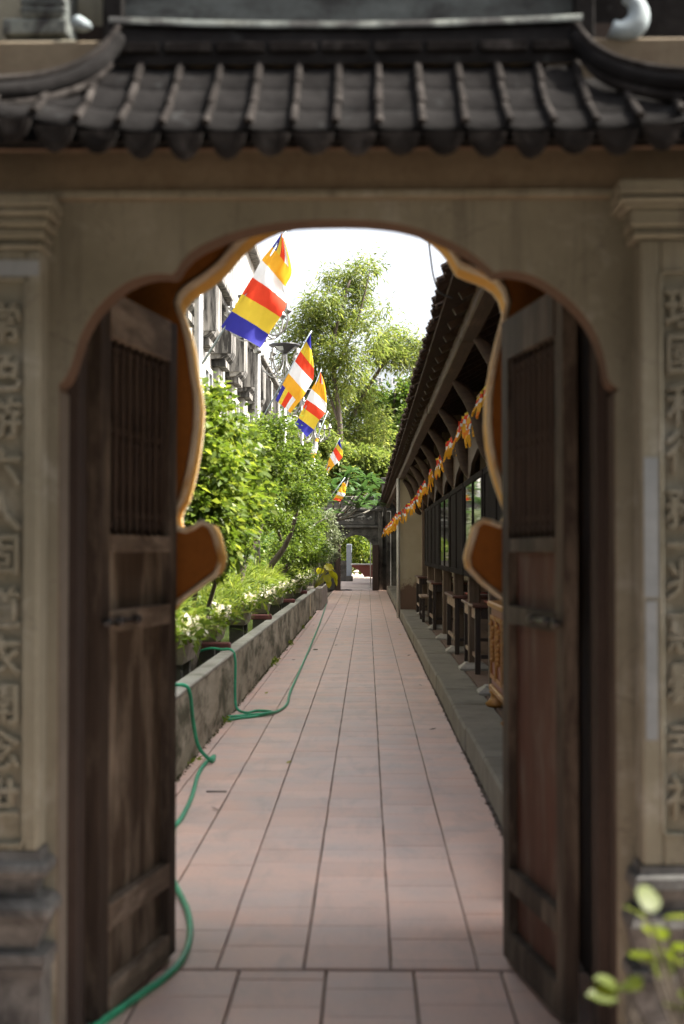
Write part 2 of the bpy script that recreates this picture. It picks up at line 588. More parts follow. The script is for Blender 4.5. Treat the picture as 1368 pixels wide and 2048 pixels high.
# plants
M['leaf_bush'] = leafmat('broad_bush_leaf', (0.045, 0.085, 0.010), (0.12, 0.18, 0.018), (0.26, 0.31, 0.04), 0.5)
M['leaf_bonsai'] = leafmat('small_bonsai_leaf', (0.05, 0.095, 0.012), (0.11, 0.165, 0.020), (0.19, 0.25, 0.035), 0.48)
M['leaf_fern'] = leafmat('feathery_leaf', (0.09, 0.15, 0.018), (0.19, 0.26, 0.03), (0.34, 0.38, 0.07), 0.5, 0.6)
M['leaf_bamboo'] = leafmat('thin_tree_leaf', (0.085, 0.125, 0.025), (0.15, 0.20, 0.035), (0.28, 0.31, 0.07), 0.55)
M['leaf_dense'] = leafmat('dark_tree_leaf', (0.045, 0.095, 0.014), (0.09, 0.15, 0.02), (0.18, 0.23, 0.03), 0.45)
M['leaf_big'] = leafmat('frangipani_leaf', (0.035, 0.08, 0.02), (0.06, 0.12, 0.028), (0.10, 0.17, 0.035), 0.35, 0.4)
M['leaf_yellow'] = leafmat('yellowing_leaf', (0.26, 0.27, 0.015), (0.36, 0.33, 0.02), (0.42, 0.33, 0.03), 0.5)
M['leaf_grey'] = leafmat('greyish_shrub_leaf', (0.09, 0.12, 0.055), (0.16, 0.19, 0.09), (0.25, 0.28, 0.15), 0.35)
M['leaf_near'] = leafmat('lime_green_leaf', (0.04, 0.07, 0.005), (0.085, 0.115, 0.007), (0.17, 0.18, 0.012), 0.5)
M['moss'] = leafmat('dark_moss', (0.03, 0.035, 0.012), (0.06, 0.065, 0.02), (0.08, 0.08, 0.03), 0.1, 0.9)
M['petal'] = leafmat('white_petal', (0.70, 0.66, 0.52), (0.78, 0.74, 0.62), (0.75, 0.7, 0.45), 0.3, 0.6)
M['bark'] = mottled('grey_brown_bark', (0.06, 0.048, 0.036), (0.14, 0.115, 0.09), 12, stretch=(1, 1, 0.3), bstr=0.7)
M['bark_pale'] = mottled('pale_branch_bark', (0.10, 0.092, 0.075), (0.19, 0.175, 0.15), 12)
M['pot'] = mottled('grey_bonsai_pot', (0.20, 0.165, 0.135), (0.32, 0.27, 0.23), 8)
M['pot_stand'] = mottled('dark_pot_stand', (0.06, 0.055, 0.045), (0.11, 0.10, 0.085), 8)
M['bar'] = mottled('dark_red_bar', (0.10, 0.03, 0.03), (0.15, 0.05, 0.045), 6, rough=0.5)
M['wire'] = plain('black_wire', (0.02, 0.02, 0.02), 0.5)
wb = MatB('green_channel_water')
wn = wb.noise(wb.pos(), 9, 6, 0.7)
M['water'] = wb.finish(wb.mix(wb.ramp(wn, 0.5, 0.6), (0.018, 0.02, 0.012), (0.11, 0.16, 0.04)), 0.15, wn, 0.1, 0.01)

# ------------------------------------------------------------------ ground, path, kerb, channel (the setting)
mb = MB()
mb.add([(-400, -60, -0.06), (400, -60, -0.06), (400, 900, -0.06), (-400, 900, -0.06)], [(0, 1, 2, 3)])
tag(mb.build('ground', M['earth'], origin=(0, 0, -0.06)), kind='structure')
mb = MB().box(-30, 40, 53.9, 130, -0.05, -0.004)
tag(mb.build('courtyard', M['court']), kind='structure')

PATH_Y0, PATH_Y1 = 5.105, 53.8
path = MB().box(-1.25, 0.75, PATH_Y0, PATH_Y1, -0.05, -0.010).build('path', M['mortar'], origin=(0, PATH_Y0, -0.05))
tag(path, kind='structure')
PX = [-1.205, -1.119, -0.819, -0.519, -0.219, 0.081, 0.381, 0.684]
DY = 0.288


def tile_vs(x0, x1, y0, y1, z1, e=0.0025):
    return ([(x0, y0, -0.03), (x1, y0, -0.03), (x1, y1, -0.03), (x0, y1, -0.03),
             (x0, y0, z1 - e), (x1, y0, z1 - e), (x1, y1, z1 - e), (x0, y1, z1 - e),
             (x0 + e, y0 + e, z1), (x1 - e, y0 + e, z1), (x1 - e, y1 - e, z1), (x0 + e, y1 - e, z1)],
            [(0, 1, 5, 4), (1, 2, 6, 5), (2, 3, 7, 6), (3, 0, 4, 7), (4, 5, 9, 8), (5, 6, 10, 9), (6, 7, 11, 10), (7, 4, 8, 11), (8, 9, 10, 11)])


tile_mesh = {}
rest = MB()
near = []
for c in range(7):
    wd = PX[c + 1] - PX[c] - 0.0068
    xm = (PX[c + 1] + PX[c]) / 2
    y = PATH_Y0
    first = random.uniform(0.3, 1.0) * DY if c not in (3, 4) else DY
    first = max(first, 0.06)
    k = 0
    while y < PATH_Y1 - 0.05:
        ln = first if k == 0 else DY
        k += 1
        ln = min(ln, PATH_Y1 - y)
        near.append((y, xm, y + ln / 2, wd, ln - 0.0035))
        y += ln
near.sort()
for i, (_, xm, ym, wd, ln) in enumerate(near):
    z = random.uniform(-0.0012, 0.0012)
    jx = random.uniform(-0.0016, 0.0016)
    if i < 296:
        key = (round(wd, 3), round(ln, 3))
        if key not in tile_mesh:
            tile_mesh[key] = MB().add(*tile_vs(-wd / 2, wd / 2, -ln / 2, ln / 2, 0.0)).mesh('tile', M['tile'], (0, 0, 0))
        share('tile', tile_mesh[key], path, (xm + jx, ym, z), (0, 0, random.uniform(-0.003, 0.003)))
    else:
        rest.add(*tile_vs(xm + jx - wd / 2, xm + jx + wd / 2, ym - ln / 2, ym + ln / 2, z))
tag(rest.build('distant_tile', M['tile'], path), kind='stuff')

floor = MB().box(-1.1, 1.0, 1.5, 5.08, -0.05, -0.010).build('gate_floor', M['mortar'], origin=(0, 3.5, -0.05))
tag(floor, kind='structure')
fx = [-1.034, -0.736, -0.438, -0.141, 0.157, 0.455, 0.753]
for c in range(6):
    wd = fx[c + 1] - fx[c] - 0.008
    y = 5.075
    off = (0.17, 0.29, 0.10, 0.20, 0.07, 0.22)[c]
    k = 0
    while y > 3.0:
        ln = off if k == 0 else 0.295
        k += 1
        key = (round(wd, 3), round(ln, 3), 'f')
        if key not in tile_mesh:
            tile_mesh[key] = MB().add(*tile_vs(-wd / 2, wd / 2, -ln / 2 + 0.002, ln / 2 - 0.002, 0.0)).mesh('tile', M['tile'], (0, 0, 0))
        share('tile', tile_mesh[key], floor, ((fx[c] + fx[c + 1]) / 2, y - ln / 2, random.uniform(-0.001, 0.001)))
        y -= ln

# stone kerb in front of the hall
kerb = MB().box(0.72, 1.02, 6.0, 51.5, -0.05, 0.16).build('kerb', M['kerb_face'], origin=(0.86, 6, -0.05))
tag(kerb, kind='structure')
y = 6.05
k = 0
while y < 51.3:
    ln = random.choice((1.38, 1.46, 1.55, 1.30))
    mb = MB()
    j = random.uniform(-0.006, 0.006)
    mb.box(0.69 + j, 1.01, y + 0.006, min(y + ln, 51.4) - 0.006, 0.0, 0.19 + random.uniform(-0.007, 0.007), 0, 0.014)
    mb.build('slab', M['kerb'], kerb)
    y += ln
mb = MB().box(1.015, 4.6, 6.0, 51.5, -0.05, 0.172)
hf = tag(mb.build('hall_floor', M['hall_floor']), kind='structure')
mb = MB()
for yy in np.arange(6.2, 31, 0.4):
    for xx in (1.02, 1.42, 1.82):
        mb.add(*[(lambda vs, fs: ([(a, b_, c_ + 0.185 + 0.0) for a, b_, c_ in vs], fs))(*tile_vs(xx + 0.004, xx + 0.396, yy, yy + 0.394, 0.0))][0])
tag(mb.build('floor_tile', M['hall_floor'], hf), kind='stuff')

# water channel behind the planter wall
tag(MB().box(-3.0, -1.28, 5.9, 34.0, -0.05, 0.36).build('water', M['water']), kind='structure')

# ------------------------------------------------------------------ the near gate
GY = 4.10
GT = 0.12
gate = thing('temple_gate', 'old cream plastered temple gate with black tiled roof and scalloped arch', 'gate', (-0.08, GY, 0))


def XZ(px, py, Y):
    p = at(px, py, Y)
    return (p.x, p.z)


arch_px = [(115, 2180), (117, 1400), (118, 790), (117, 770), (124, 764), (132, 754), (138, 741), (145, 722), (158, 678), (172, 648), (190, 620), (208, 600), (227, 583), (246, 569), (265, 559), (285, 552), (305, 548), (325, 547), (343, 549),
           (352, 542), (362, 525), (380, 505), (402, 491), (425, 480), (450, 470), (480, 461), (515, 452), (550, 446), (588, 442), (625, 440), (684, 439), (730, 440), (765, 443), (795, 447), (825, 454), (855, 463), (884, 475), (910, 487), (934, 500), (953, 513), (969, 526), (982, 538), (989, 545),
           (1006, 542), (1024, 542), (1045, 545), (1064, 550), (1087, 561), (1109, 575), (1130, 591), (1150, 609), (1168, 629), (1184, 651), (1197, 676), (1206, 702), (1212, 728), (1216, 752), (1222, 767), (1232, 774), (1237, 779), (1231, 790), (1230, 1400), (1231, 2180)]
arch = [XZ(px, py, GY) for px, py in arch_px]
for i_ in (0, 1, 2):
    arch[i_] = (XZ(118, 900, GY)[0], arch[i_][1])
for i_ in (-1, -2, -3):
    arch[i_] = (XZ(1230, 900, GY)[0], arch[i_][1])


def wall_with_hole(mb, hole, x0, x1, ztop, y0, y1, mi_face, intrados):
    """wall from x0 to x1, hole open at the floor; intrados = [(fraction of the depth, material)]"""
    n = len(hole)
    top = []
    # walk the outer frame with one point per hole point
    half = max(range(n), key=lambda i: hole[i][1])
    for i, (x, z) in enumerate(hole):
        if i == 0:
            top.append((x0, z))
        elif i == n - 1:
            top.append((x1, z))
        else:
            # left flank, top, right flank
            if x < hole[0][0] + 0.02 and z < ztop * 0.78:
                top.append((x0, z))
            elif x > hole[-1][0] - 0.02 and z < ztop * 0.78:
                top.append((x1, z))
            else:
                top.append((x, ztop))
    for yy, fl in ((y0, False), (y1, True)):
        vs = [(x, yy, z) for x, z in hole] + [(x, yy, z) for x, z in top]
        fs = []
        for i in range(n - 1):
            f = (i, i + 1, n + i + 1, n + i)
            if top[i][0] in (x0, x1) and top[i + 1][1] == ztop and top[i][1] != ztop:
                vs.append((top[i][0], yy, ztop))
                f = (i, i + 1, n + i + 1, len(vs) - 1, n + i)
            elif top[i + 1][0] in (x0, x1) and top[i][1] == ztop and top[i + 1][1] != ztop:
                vs.append((top[i + 1][0], yy, ztop))
                f = (i, i + 1, n + i + 1, len(vs) - 1, n + i)
            fs.append(f if not fl else tuple(reversed(f)))
        mb.add(vs, fs, mi_face)
    f0 = 0.0
    for f1, mi in intrados:
        ya, yb = y0 + (y1 - y0) * f0, y0 + (y1 - y0) * f1
        mb.quadstrip([(x, yb, z) for x, z in hole], [(x, ya, z) for x, z in hole], mi, False)
        f0 = f1
    # outer top and ends
    mb.add([(x0, y0, ztop), (x1, y0, ztop), (x1, y1, ztop), (x0, y1, ztop)], [(0, 1, 2, 3)], mi_face)
    z0 = hole[0][1]
    mb.add([(x0, y0, z0), (x0, y0, ztop), (x0, y1, ztop), (x0, y1, z0)], [(3, 2, 1, 0)], mi_face)
    mb.add([(x1, y0, z0), (x1, y0, ztop), (x1, y1, ztop), (x1, y1, z0)], [(0, 1, 2, 3)], mi_face)


GX0, GX1 = -1.75, 1.65
mb = MB()
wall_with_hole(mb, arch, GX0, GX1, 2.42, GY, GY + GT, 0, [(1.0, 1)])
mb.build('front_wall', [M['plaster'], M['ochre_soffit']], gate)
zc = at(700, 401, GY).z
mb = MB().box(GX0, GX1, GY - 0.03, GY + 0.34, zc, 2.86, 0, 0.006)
mb.build('cornice_band', M['plaster_eave_shade'], gate)
mb = MB().box(-1.2, 1.05, GY - 0.04, GY - 0.03, zc + 0.001, zc + 0.022, 0, 0.003)
mb.build('cornice_fillet', M['plaster'], gate)

# vase-shaped inner wall
VY, VT = 5.36, 0.28
vase_px = [(326, 1960), (328, 1500), (330, 1290), (340, 1240), (365, 1206), (400, 1180), (447, 1145), (454, 1126), (455, 1112), (450, 1092), (444, 1070), (436, 1054), (420, 1047), (404, 1057), (390, 1063), (376, 1061), (367, 1050), (366, 1036), (370, 1024), (381, 1004),
           (389, 975), (396, 945), (403, 905), (408, 868), (410, 828), (408, 798), (403, 769), (398, 730), (393, 700), (385, 668), (376, 645), (371, 630), (376, 616), (388, 602), (405, 590), (425, 577), (444, 562), (462, 544), (475, 527), (490, 510), (512, 491), (535, 478), (560, 467), (600, 458), (650, 454),
           (700, 453), (740, 454), (780, 459), (814, 466), (840, 477), (862, 490), (880, 506), (894, 524), (904, 541), (912, 554), (930, 562), (949, 569), (968, 577), (984, 588), (996, 605), (1003, 630), (997, 655), (989, 685), (980, 725), (972, 769), (967, 813), (966, 857), (970, 901),
           (979, 945), (990, 980), (1002, 1012), (1005, 1028), (1000, 1046), (986, 1054), (972, 1048), (954, 1044), (942, 1054), (935, 1080), (928, 1104), (926, 1116), (930, 1136), (952, 1160), (985, 1186), (1014, 1208), (1034, 1240), (1042, 1290), (1044, 1500), (1046, 1960)]
vase = [XZ(px, py, VY + VT) for px, py in vase_px]
vase[0] = (vase[0][0], -0.07)
vase[-1] = (vase[-1][0], -0.07)


def vase_wall():
    """flat wall filled round the vase outline by triangulation (the outline overhangs)"""
    import bmesh
    bm = bmesh.new()
    x0, x1, zt = -1.6, 1.5, 2.74
    outer = [(x1, -0.07), (x1, zt), (x0, zt), (x0, -0.07)]
    ring = vase + outer
    vs = [bm.verts.new((x, VY, z)) for x, z in ring]
    es = [bm.edges.new((vs[i], vs[(i + 1) % len(vs)])) for i in range(len(vs))]
    bmesh.ops.triangle_fill(bm, use_beauty=True, use_dissolve=False, edges=es, normal=Vector((0, -1, 0)))
    tri = [[v.index for v in f.verts] for f in (bm.verts.index_update() or bm.faces)]
    bm.free()
    mb = MB()
    mb.add([(x, VY, z) for x, z in ring], tri, 0)
    mb.add([(x, VY + VT, z) for x, z in ring], [tuple(reversed(t)) for t in tri], 0)
    n = len(vase)
    f0 = 0.0
    for f1, mi in ((0.38, 1), (0.9, 2), (1.0, 1)):
        ya, yb = VY + VT * f0, VY + VT * f1
        mb.quadstrip([(x, yb, z) for x, z in vase], [(x, ya, z) for x, z in vase], mi, False)
        f0 = f1
    mb.box(x0, x1, VY, VY + VT, zt, zt + 0.3, 0)
    for xe in (x0, x1):
        mb.add([(xe, VY, -0.07), (xe, VY + VT, -0.07), (xe, VY + VT, zt), (xe, VY, zt)], [(0, 1, 2, 3)], 0)
    return mb


vw = vase_wall().build('vase_shaped_inner_wall', [M['ochre'], M['cream_rim'], M['ochre_rim']], gate)
# raised rim moulding that follows the vase outline
for nm in ('rim_moulding',):
    rim = MB()
    rim.tube([(x, VY - 0.004, z) for x, z in vase[3:-3]], 0.011, 6, 0, True)
    rim.build(nm, M['cream_rim'], vw)

# passage between both walls
mb = MB()
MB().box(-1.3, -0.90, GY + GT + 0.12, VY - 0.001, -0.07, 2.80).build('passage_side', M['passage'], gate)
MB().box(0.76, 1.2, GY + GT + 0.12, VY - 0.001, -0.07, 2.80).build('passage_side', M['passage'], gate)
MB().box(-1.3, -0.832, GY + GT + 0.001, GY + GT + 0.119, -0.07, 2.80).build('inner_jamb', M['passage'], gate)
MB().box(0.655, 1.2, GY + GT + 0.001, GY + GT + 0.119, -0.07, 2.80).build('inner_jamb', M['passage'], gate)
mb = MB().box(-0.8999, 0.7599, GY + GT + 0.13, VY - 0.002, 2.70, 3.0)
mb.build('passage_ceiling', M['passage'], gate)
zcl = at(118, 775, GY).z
MB().box(XZ(118, 900, GY)[0] + 0.0005, XZ(118, 900, GY)[0] + 0.004, GY + 0.012, GY + GT, -0.02, zcl - 0.01).build('jamb_tone_strip', M['jamb_grey'], gate)
MB().box(XZ(1230, 900, GY)[0] - 0.004, XZ(1230, 900, GY)[0] - 0.0005, GY + 0.012, GY + GT, -0.02, zcl - 0.02).build('jamb_tone_strip', M['spindle'], gate)  # added strip: dark timber colour stands in for shade on the right jamb
# dark timber door posts behind the arch
for a, b_ in ((-0.899, -0.845), (0.668, 0.73)):
    MB().box(a, b_, GY + GT + 0.13, GY + GT + 0.22, 0, 2.5, 0, 0.004).build('door_post', M['spindle'], gate)


def door(hinge, inner, flip, panel_mat, zrail):
    h, e = Vector((*hinge, 0)), Vector((*inner, 0))
    u = (e - h)
    L = u.length
    u.normalize()
    nrm = Vector((-u.y, u.x, 0)) * (1 if flip else -1)      # points at the passage (the side one sees)
    Z = Vector((0, 0, 1))
    T = 0.045

    def slab(mb, u0, u1, z0, z1, d0, d1):
        p = h + u * ((u0 + u1) / 2) + nrm * ((d0 + d1) / 2) + Z * ((z0 + z1) / 2)
        mb.obox(p, u * ((u1 - u0) / 2), nrm * ((d1 - d0) / 2), Z * ((z1 - z0) / 2))

    sw = 0.085
    mb = MB()
    slab(mb, 0, sw, 0.02, 2.24, 0, T)
    slab(mb, L - sw, L, 0.02, 2.24, 0, T)
    d = mb.build('door', M['door'], gate, origin=h)
    rails = zrail
    for z0, z1 in rails:
        mb = MB()
        slab(mb, sw, L - sw, z0, z1, 0.002, T + 0.004)
        mb.build('rail', M['door'] if flip else M['door_rail'], d)
    gaps = [(rails[i][1], rails[i + 1][0]) for i in range(len(rails) - 1)]
    for i, (z0, z1) in enumerate(gaps):
        if i == len(gaps) - 1:      # turned spindles
            prof = [(0.012, 0.0)]
            H = z1 - z0
            zz = 0.0
            nb = 9
            pr = [(0.006, 0), (0.011, 0.03), (0.014, 0.06), (0.008, 0.08), (0.014, 0.10), (0.010, 0.13), (0.012, 0.30), (0.010, 0.44), (0.014, 0.47), (0.008, 0.50), (0.014, 0.53), (0.010, 0.56), (0.012, 0.74), (0.010, 0.87), (0.014, 0.90), (0.008, 0.92), (0.014, 0.94), (0.006, 1.0)]
            me = MB().lathe((0, 0), [(r, t * H) for r, t in pr], 8).mesh('spindle', M['spindle'], (0, 0, 0))
            for k in range(nb):
                uu = sw + (L - 2 * sw) * (k + 0.5) / nb
                share('spindle', me, d, h + u * uu + nrm * (T * 0.55) + Z * z0)
            mb = MB()
            slab(mb, sw, L - sw, z0, z1, 0.004, 0.010)
            mb.build('backing_panel', M['spindle'], d)
        else:
            mb = MB()
            slab(mb, sw, L - sw, z0, z1, 0.004, 0.014)
            if i == 1:
                pass
            mb.build('panel', panel_mat, d)
    # sliding bolt on the middle rail
    zb = (rails[-3][0] + rails[-3][1]) / 2
    mb = MB()
    q0 = h + nrm * (T + 0.018) + Z * zb
    mb.tube([q0 - u * 0.02, q0 + u * (L * 0.42)], 0.008, 8)
    for uu in (0.02, 0.13, 0.30):
        mb.tube([q0 + u * uu - u * 0.012, q0 + u * uu + u * 0.012], 0.014, 8)
    mb.build('bolt', M['iron'], d)
    return d


def zz(py, Y):
    return at(350, py, Y).z


door((-0.852, 4.46), (-0.722, 5.24), False, M['door_panel'],
     [(0.02, 0.10), (0.27, 0.35), (zz(1257, 4.8), zz(1216, 4.8)), (zz(1104, 4.8), zz(1071, 4.8)), (2.10, 2.24)])
door((0.634, 4.46), (0.520, 5.22), True, M['door_red'],
     [(0.02, 0.12), (0.27, 0.34), (zz(1255, 4.8), zz(1218, 4.8)), (zz(1104, 4.8), zz(1076, 4.8)), (2.10, 2.24)])


# carved couplet pilasters
def glyph(ch, size):
    cu = bpy.data.curves.new('glyph', 'FONT')
    cu.body = ch
    cu.size = size
    cu.extrude = 0.0075
    cu.bevel_depth = 0.0022
    cu.offset = -0.0004
    cu.resolution_u = 2
    o = bpy.data.objects.new('glyph', cu)
    COL.objects.link(o)
    dg = bpy.context.evaluated_depsgraph_get()
    dg.update()
    me = bpy.data.meshes.new_from_object(o.evaluated_get(dg))
    bpy.data.objects.remove(o)
    bpy.data.curves.remove(cu)
    n = len(me.vertices)
    co = np.empty(n * 3)
    me.vertices.foreach_get('co', co)
    co = co.reshape(-1, 3)
    c = (co.max(0) + co.min(0)) / 2
    out = np.stack([co[:, 0] - c[0], -(co[:, 2]), co[:, 1] - c[1]], 1)
    me.vertices.foreach_set('co', out.ravel())
    me.materials.clear()
    me.materials.append(M['plaster'])
    me.update()
    return me


def pilaster(cx_px, half, sgn, cap, shaft_top, pan, shaft_bot, base, chars, hp):
    Y = 3.985
    cx = at(cx_px, 1100, Y).x
    s = Y / F
    z = lambda py: at(cx_px, py, Y).z
    hw = half * s
    p = MB()
    pw = hp * s
    zt, zb, pt, pb = z(shaft_top), z(shaft_bot), z(pan[0]), z(pan[1])
    p.box(cx - hw, cx - pw, Y, GY - 0.001, zb, zt, 0, 0.006)
    p.box(cx + pw, cx + hw, Y, GY - 0.001, zb, zt, 0, 0.006)
    p.box(cx - pw, cx + pw, Y, GY - 0.001, pt, zt, 0, 0.006)
    p.box(cx - pw, cx + pw, Y, GY - 0.001, zb, pb, 0, 0.006)
    o = p.build('pilaster', M['plaster'], gate)
    MB().box(cx - pw - 0.002, cx + pw + 0.002, Y + 0.012, GY - 0.002, pb - 0.002, pt + 0.002).build('inset_panel', M['plaster'], o)
    # bead that frames the panel, with rounded corners
    r = 0.014
    pts = []
    for (ccx, ccz, a0) in ((cx + pw - r, pt - r, 0), (cx - pw + r, pt - r, 90), (cx - pw + r, pb + r, 180), (cx + pw - r, pb + r, 270)):
        for k in range(5):
            an = R(a0 + k * 22.5)
            pts.append((ccx + r * math.cos(an), Y + 0.002, ccz + r * math.sin(an)))
    pts.append(pts[0])
    MB().tube(pts, 0.0055, 6, 0, False).build('panel_bead', M['plaster'], o)
    for ch, py in chars:
        me = glyph(ch, 0.118)
        share('relief_character', me, o, (cx, Y + 0.006, z(py)))
    for (y0, y1, ext) in cap:
        e = ext * s
        MB().box(cx - e, cx + e, Y - (e - hw), GY - 0.001, z(y1), z(y0), 0, 0.005).build('capital', M['plaster'], o)
    prof = [(e * s, z(py)) for py, e in reversed(base)]
    b_ = MB()
    for i in range(len(prof) - 1):
        (e0, z0), (e1, z1) = prof[i], prof[i + 1]
        q0, q1 = Y - (e0 - hw), Y - (e1 - hw)
        b_.add([(cx - e0, q0, z0), (cx + e0, q0, z0), (cx + e0, GY, z0), (cx - e0, GY, z0), (cx - e1, q1, z1), (cx + e1, q1, z1), (cx + e1, GY, z1), (cx - e1, GY, z1)],
               [(0, 1, 5, 4), (1, 2, 6, 5), (3, 0, 4, 7)])
    b_.add([(cx - prof[-1][0], Y, prof[-1][1]), (cx + prof[-1][0], Y, prof[-1][1]), (cx + prof[-1][0], GY, prof[-1][1]), (cx - prof[-1][0], GY, prof[-1][1])], [(0, 1, 2, 3)])
    b_.build('moulded_base', M['plinth'], o)
    return o, cx, s, z


LCH = list(zip('常色游六人固道衣開念世', (645, 740, 835, 932, 1022, 1110, 1215, 1310, 1409, 1498, 1594)))
RCH = list(zip('理國和行務一兆惠曇幸祿', (615, 709, 808, 903, 1017, 1090, 1160, 1264, 1368, 1484, 1594)))
lp, lcx, ls, lz = pilaster(0, 78, 1, [(393, 418, 108), (420, 435, 104), (437, 456, 94), (458, 478, 86), (480, 487, 82), (488, 499, 85)], 500, (558, 1690), 1703,
                           [(1703, 80), (1722, 84), (1728, 96), (1740, 101), (1752, 96), (1758, 74), (1794, 72), (1799, 96), (1812, 110), (1826, 111), (1842, 98), (1902, 73), (1906, 100), (1924, 102), (1928, 94), (1934, 97), (1944, 96), (1948, 90), (2400, 90)], LCH, 50)
rp, rcx, rs, rz_ = pilaster(1374, 90, -1, [(368, 397, 138), (401, 413, 137), (414, 420, 125), (421, 456, 111), (457, 464, 104), (465, 477, 106)], 478, (542, 1672), 1733,
                            [(1733, 93), (1748, 96), (1755, 108), (1775, 112), (1795, 100), (1800, 92), (1822, 92), (1828, 112), (1850, 120), (1875, 112), (1935, 96), (1940, 116), (1960, 118), (1966, 110), (2400, 110)], RCH, 50)
# grey paint patches on the pilaster borders
MB().box(lcx - 0.10, lcx + 76 * ls, 3.9815, 3.984, lz(552), lz(521)).build('grey_paint_patch', M['plaster_grey'], lp)
MB().box(rcx - 85 * rs, rcx - 57 * rs, 3.9815, 3.984, rz_(1195), rz_(915)).build('grey_paint_patch', M['plaster_grey'], rp)
MB().box(rcx - 83 * rs, rcx - 60 * rs, 3.9815, 3.984, rz_(1480), rz_(1203)).build('grey_paint_patch', M['plaster_grey'], rp)

# --- gate roof: cover tiles, pan tiles, drip tiles, hips, ridge
roof = MB().obox((-0.02, 3.955, 2.632), (1.25, 0, 0), (0, 0.20, 0.155), (0, -0.008, 0.010)).build('gate_roof', M['gate_tile'], gate)
MB().obox((-0.02, 3.952, 2.617), (1.24, 0, 0), (0, 0.197, 0.1525), (0, -0.002, 0.0025)).build('eave_soffit', M['ochre_soffit'], roof)
RXC = -0.01


def lift(x):
    d = max(0.0, abs(x - RXC) - 0.52)
    return 0.30 * d * d


def roofp(x, s, up=0.0):
    Y = 3.72 + 0.37 * s
    Zz = 2.515 + 0.235 * s + 0.055 * s * s + lift(x) * (1 - 0.3 * s)
    return Vector((x, Y - up * 0.55, Zz + up * 0.8))


PITCHX = 0.1095
hipL = [at(px, py, Y) for px, py, Y in ((238, 78, 4.04), (215, 108, 4.0), (190, 132, 3.95), (150, 155, 3.9), (95, 172, 3.85), (40, 181, 3.80), (-40, 184, 3.75), (-160, 176, 3.70))]
hipR = [at(px, py, Y) for px, py, Y in ((1152, 75, 4.04), (1172, 100, 4.0), (1195, 122, 3.95), (1235, 143, 3.9), (1290, 158, 3.85), (1345, 166, 3.80), (1420, 168, 3.75), (1540, 160, 3.70))]


def smax(x):
    """how far up the slope a rib runs before the hip or the ridge cuts it"""
    for pts in (hipL, hipR):
        for i in range(len(pts) - 1):
            a, b2 = pts[i], pts[i + 1]
            if min(a.x, b2.x) <= x <= max(a.x, b2.x):
                t = (x - a.x) / (b2.x - a.x)
                zq = a.z + (b2.z - a.z) * t
                best = 0.1
                for k in range(101):
                    if roofp(x, k / 100).z < zq - 0.01:
                        best = k / 100
                return max(0.18, best)
    return 1.0


def half_tube(mb, p0, p1, r, n=7):
    d = (p1 - p0).normalized()
    side = Vector((1, 0, 0))
    up = side.cross(d)
    if up.z < 0:
        up = -up
    a, b2 = [], []
    for k in range(n):
        an = math.pi * k / (n - 1)
        off = side * (math.cos(an) * r) + up * (math.sin(an) * r)
        a.append(p0 + off)
        b2.append(p1 + off * 0.92)
    mb.quadstrip(a, b2, 0, True)
    mb.add(a + [p0], [tuple([n] + [i + 1, i])[0:3] for i in range(n - 1)], 0)


xs = [0.030 + PITCHX * i for i in range(-10, 10)]
for x in xs:
    sm = smax(x)
    segs = 3 if sm > 0.7 else (2 if sm > 0.4 else 1)
    for k in range(segs):
        mb = MB()
        jx = random.uniform(-0.003, 0.003)
        half_tube(mb, roofp(x + jx, sm * k / segs - (0.02 if k else 0.04), 0.012 + 0.002 * (k == 0)), roofp(x, sm * (k + 1) / segs, 0.008), 0.0115 + random.uniform(-0.001, 0.0015))
        mb.build('cover_tile', M['gate_tile_rib'], roof)
    xm = x + PITCHX / 2
    sm = smax(xm)
    for k in range(3 if sm > 0.7 else (2 if sm > 0.4 else 1)):
        n3 = 3 if sm > 0.7 else (2 if sm > 0.4 else 1)
        s0, s1 = sm * k / n3 - 0.03, sm * (k + 1) / n3
        rows = []
        for s, u in ((s0, 0.007), (s1, 0.000)):
            rows.append([roofp(xm + (t - 0.5) * PITCHX * 0.98, s, u - 0.006 * math.sin(math.pi * t)) for t in np.linspace(0, 1, 5)])
        lip = [p + Vector((0, -0.001, -0.010)) for p in rows[0]]
        mb = MB().grid([lip] + rows)
        mb.build('pan_tile', M['gate_tile'], roof)
    # drip tile: a hanging scallop
    c = roofp(xm, -0.05)
    kx, kz = random.uniform(0.86, 0.98), random.uniform(0.78, 1.0)
    pts = [(-0.053 * kx, 0.0), (-0.048 * kx, -0.024 * kz), (-0.037 * kx, -0.047 * kz), (-0.020 * kx, -0.064 * kz), (0, -0.070 * kz), (0.021 * kx, -0.063 * kz), (0.038 * kx, -0.046 * kz), (0.048 * kx, -0.023 * kz), (0.053 * kx, 0.0)]
    mb = MB()
    fr = [(c.x + a, c.y - 0.010, c.z + b2 - 0.012) for a, b2 in pts]
    bk = [(q[0], q[1] + 0.014, q[2]) for q in fr]
    n = len(fr)
    mb.add(fr + bk, [tuple(reversed(range(n))), tuple(range(n, 2 * n))] + [(i, i + 1, n + i + 1, n + i) for i in range(n - 1)] + [(n - 1, 0, n, 2 * n - 1)])
    ring = [(c.x + a * 0.7, c.y - 0.012, c.z + b2 * 0.7 - 0.014) for a, b2 in pts]
    mb.tube(ring, 0.003, 4)
    mb.build('drip_tile', M['gate_tile_rib'], roof)
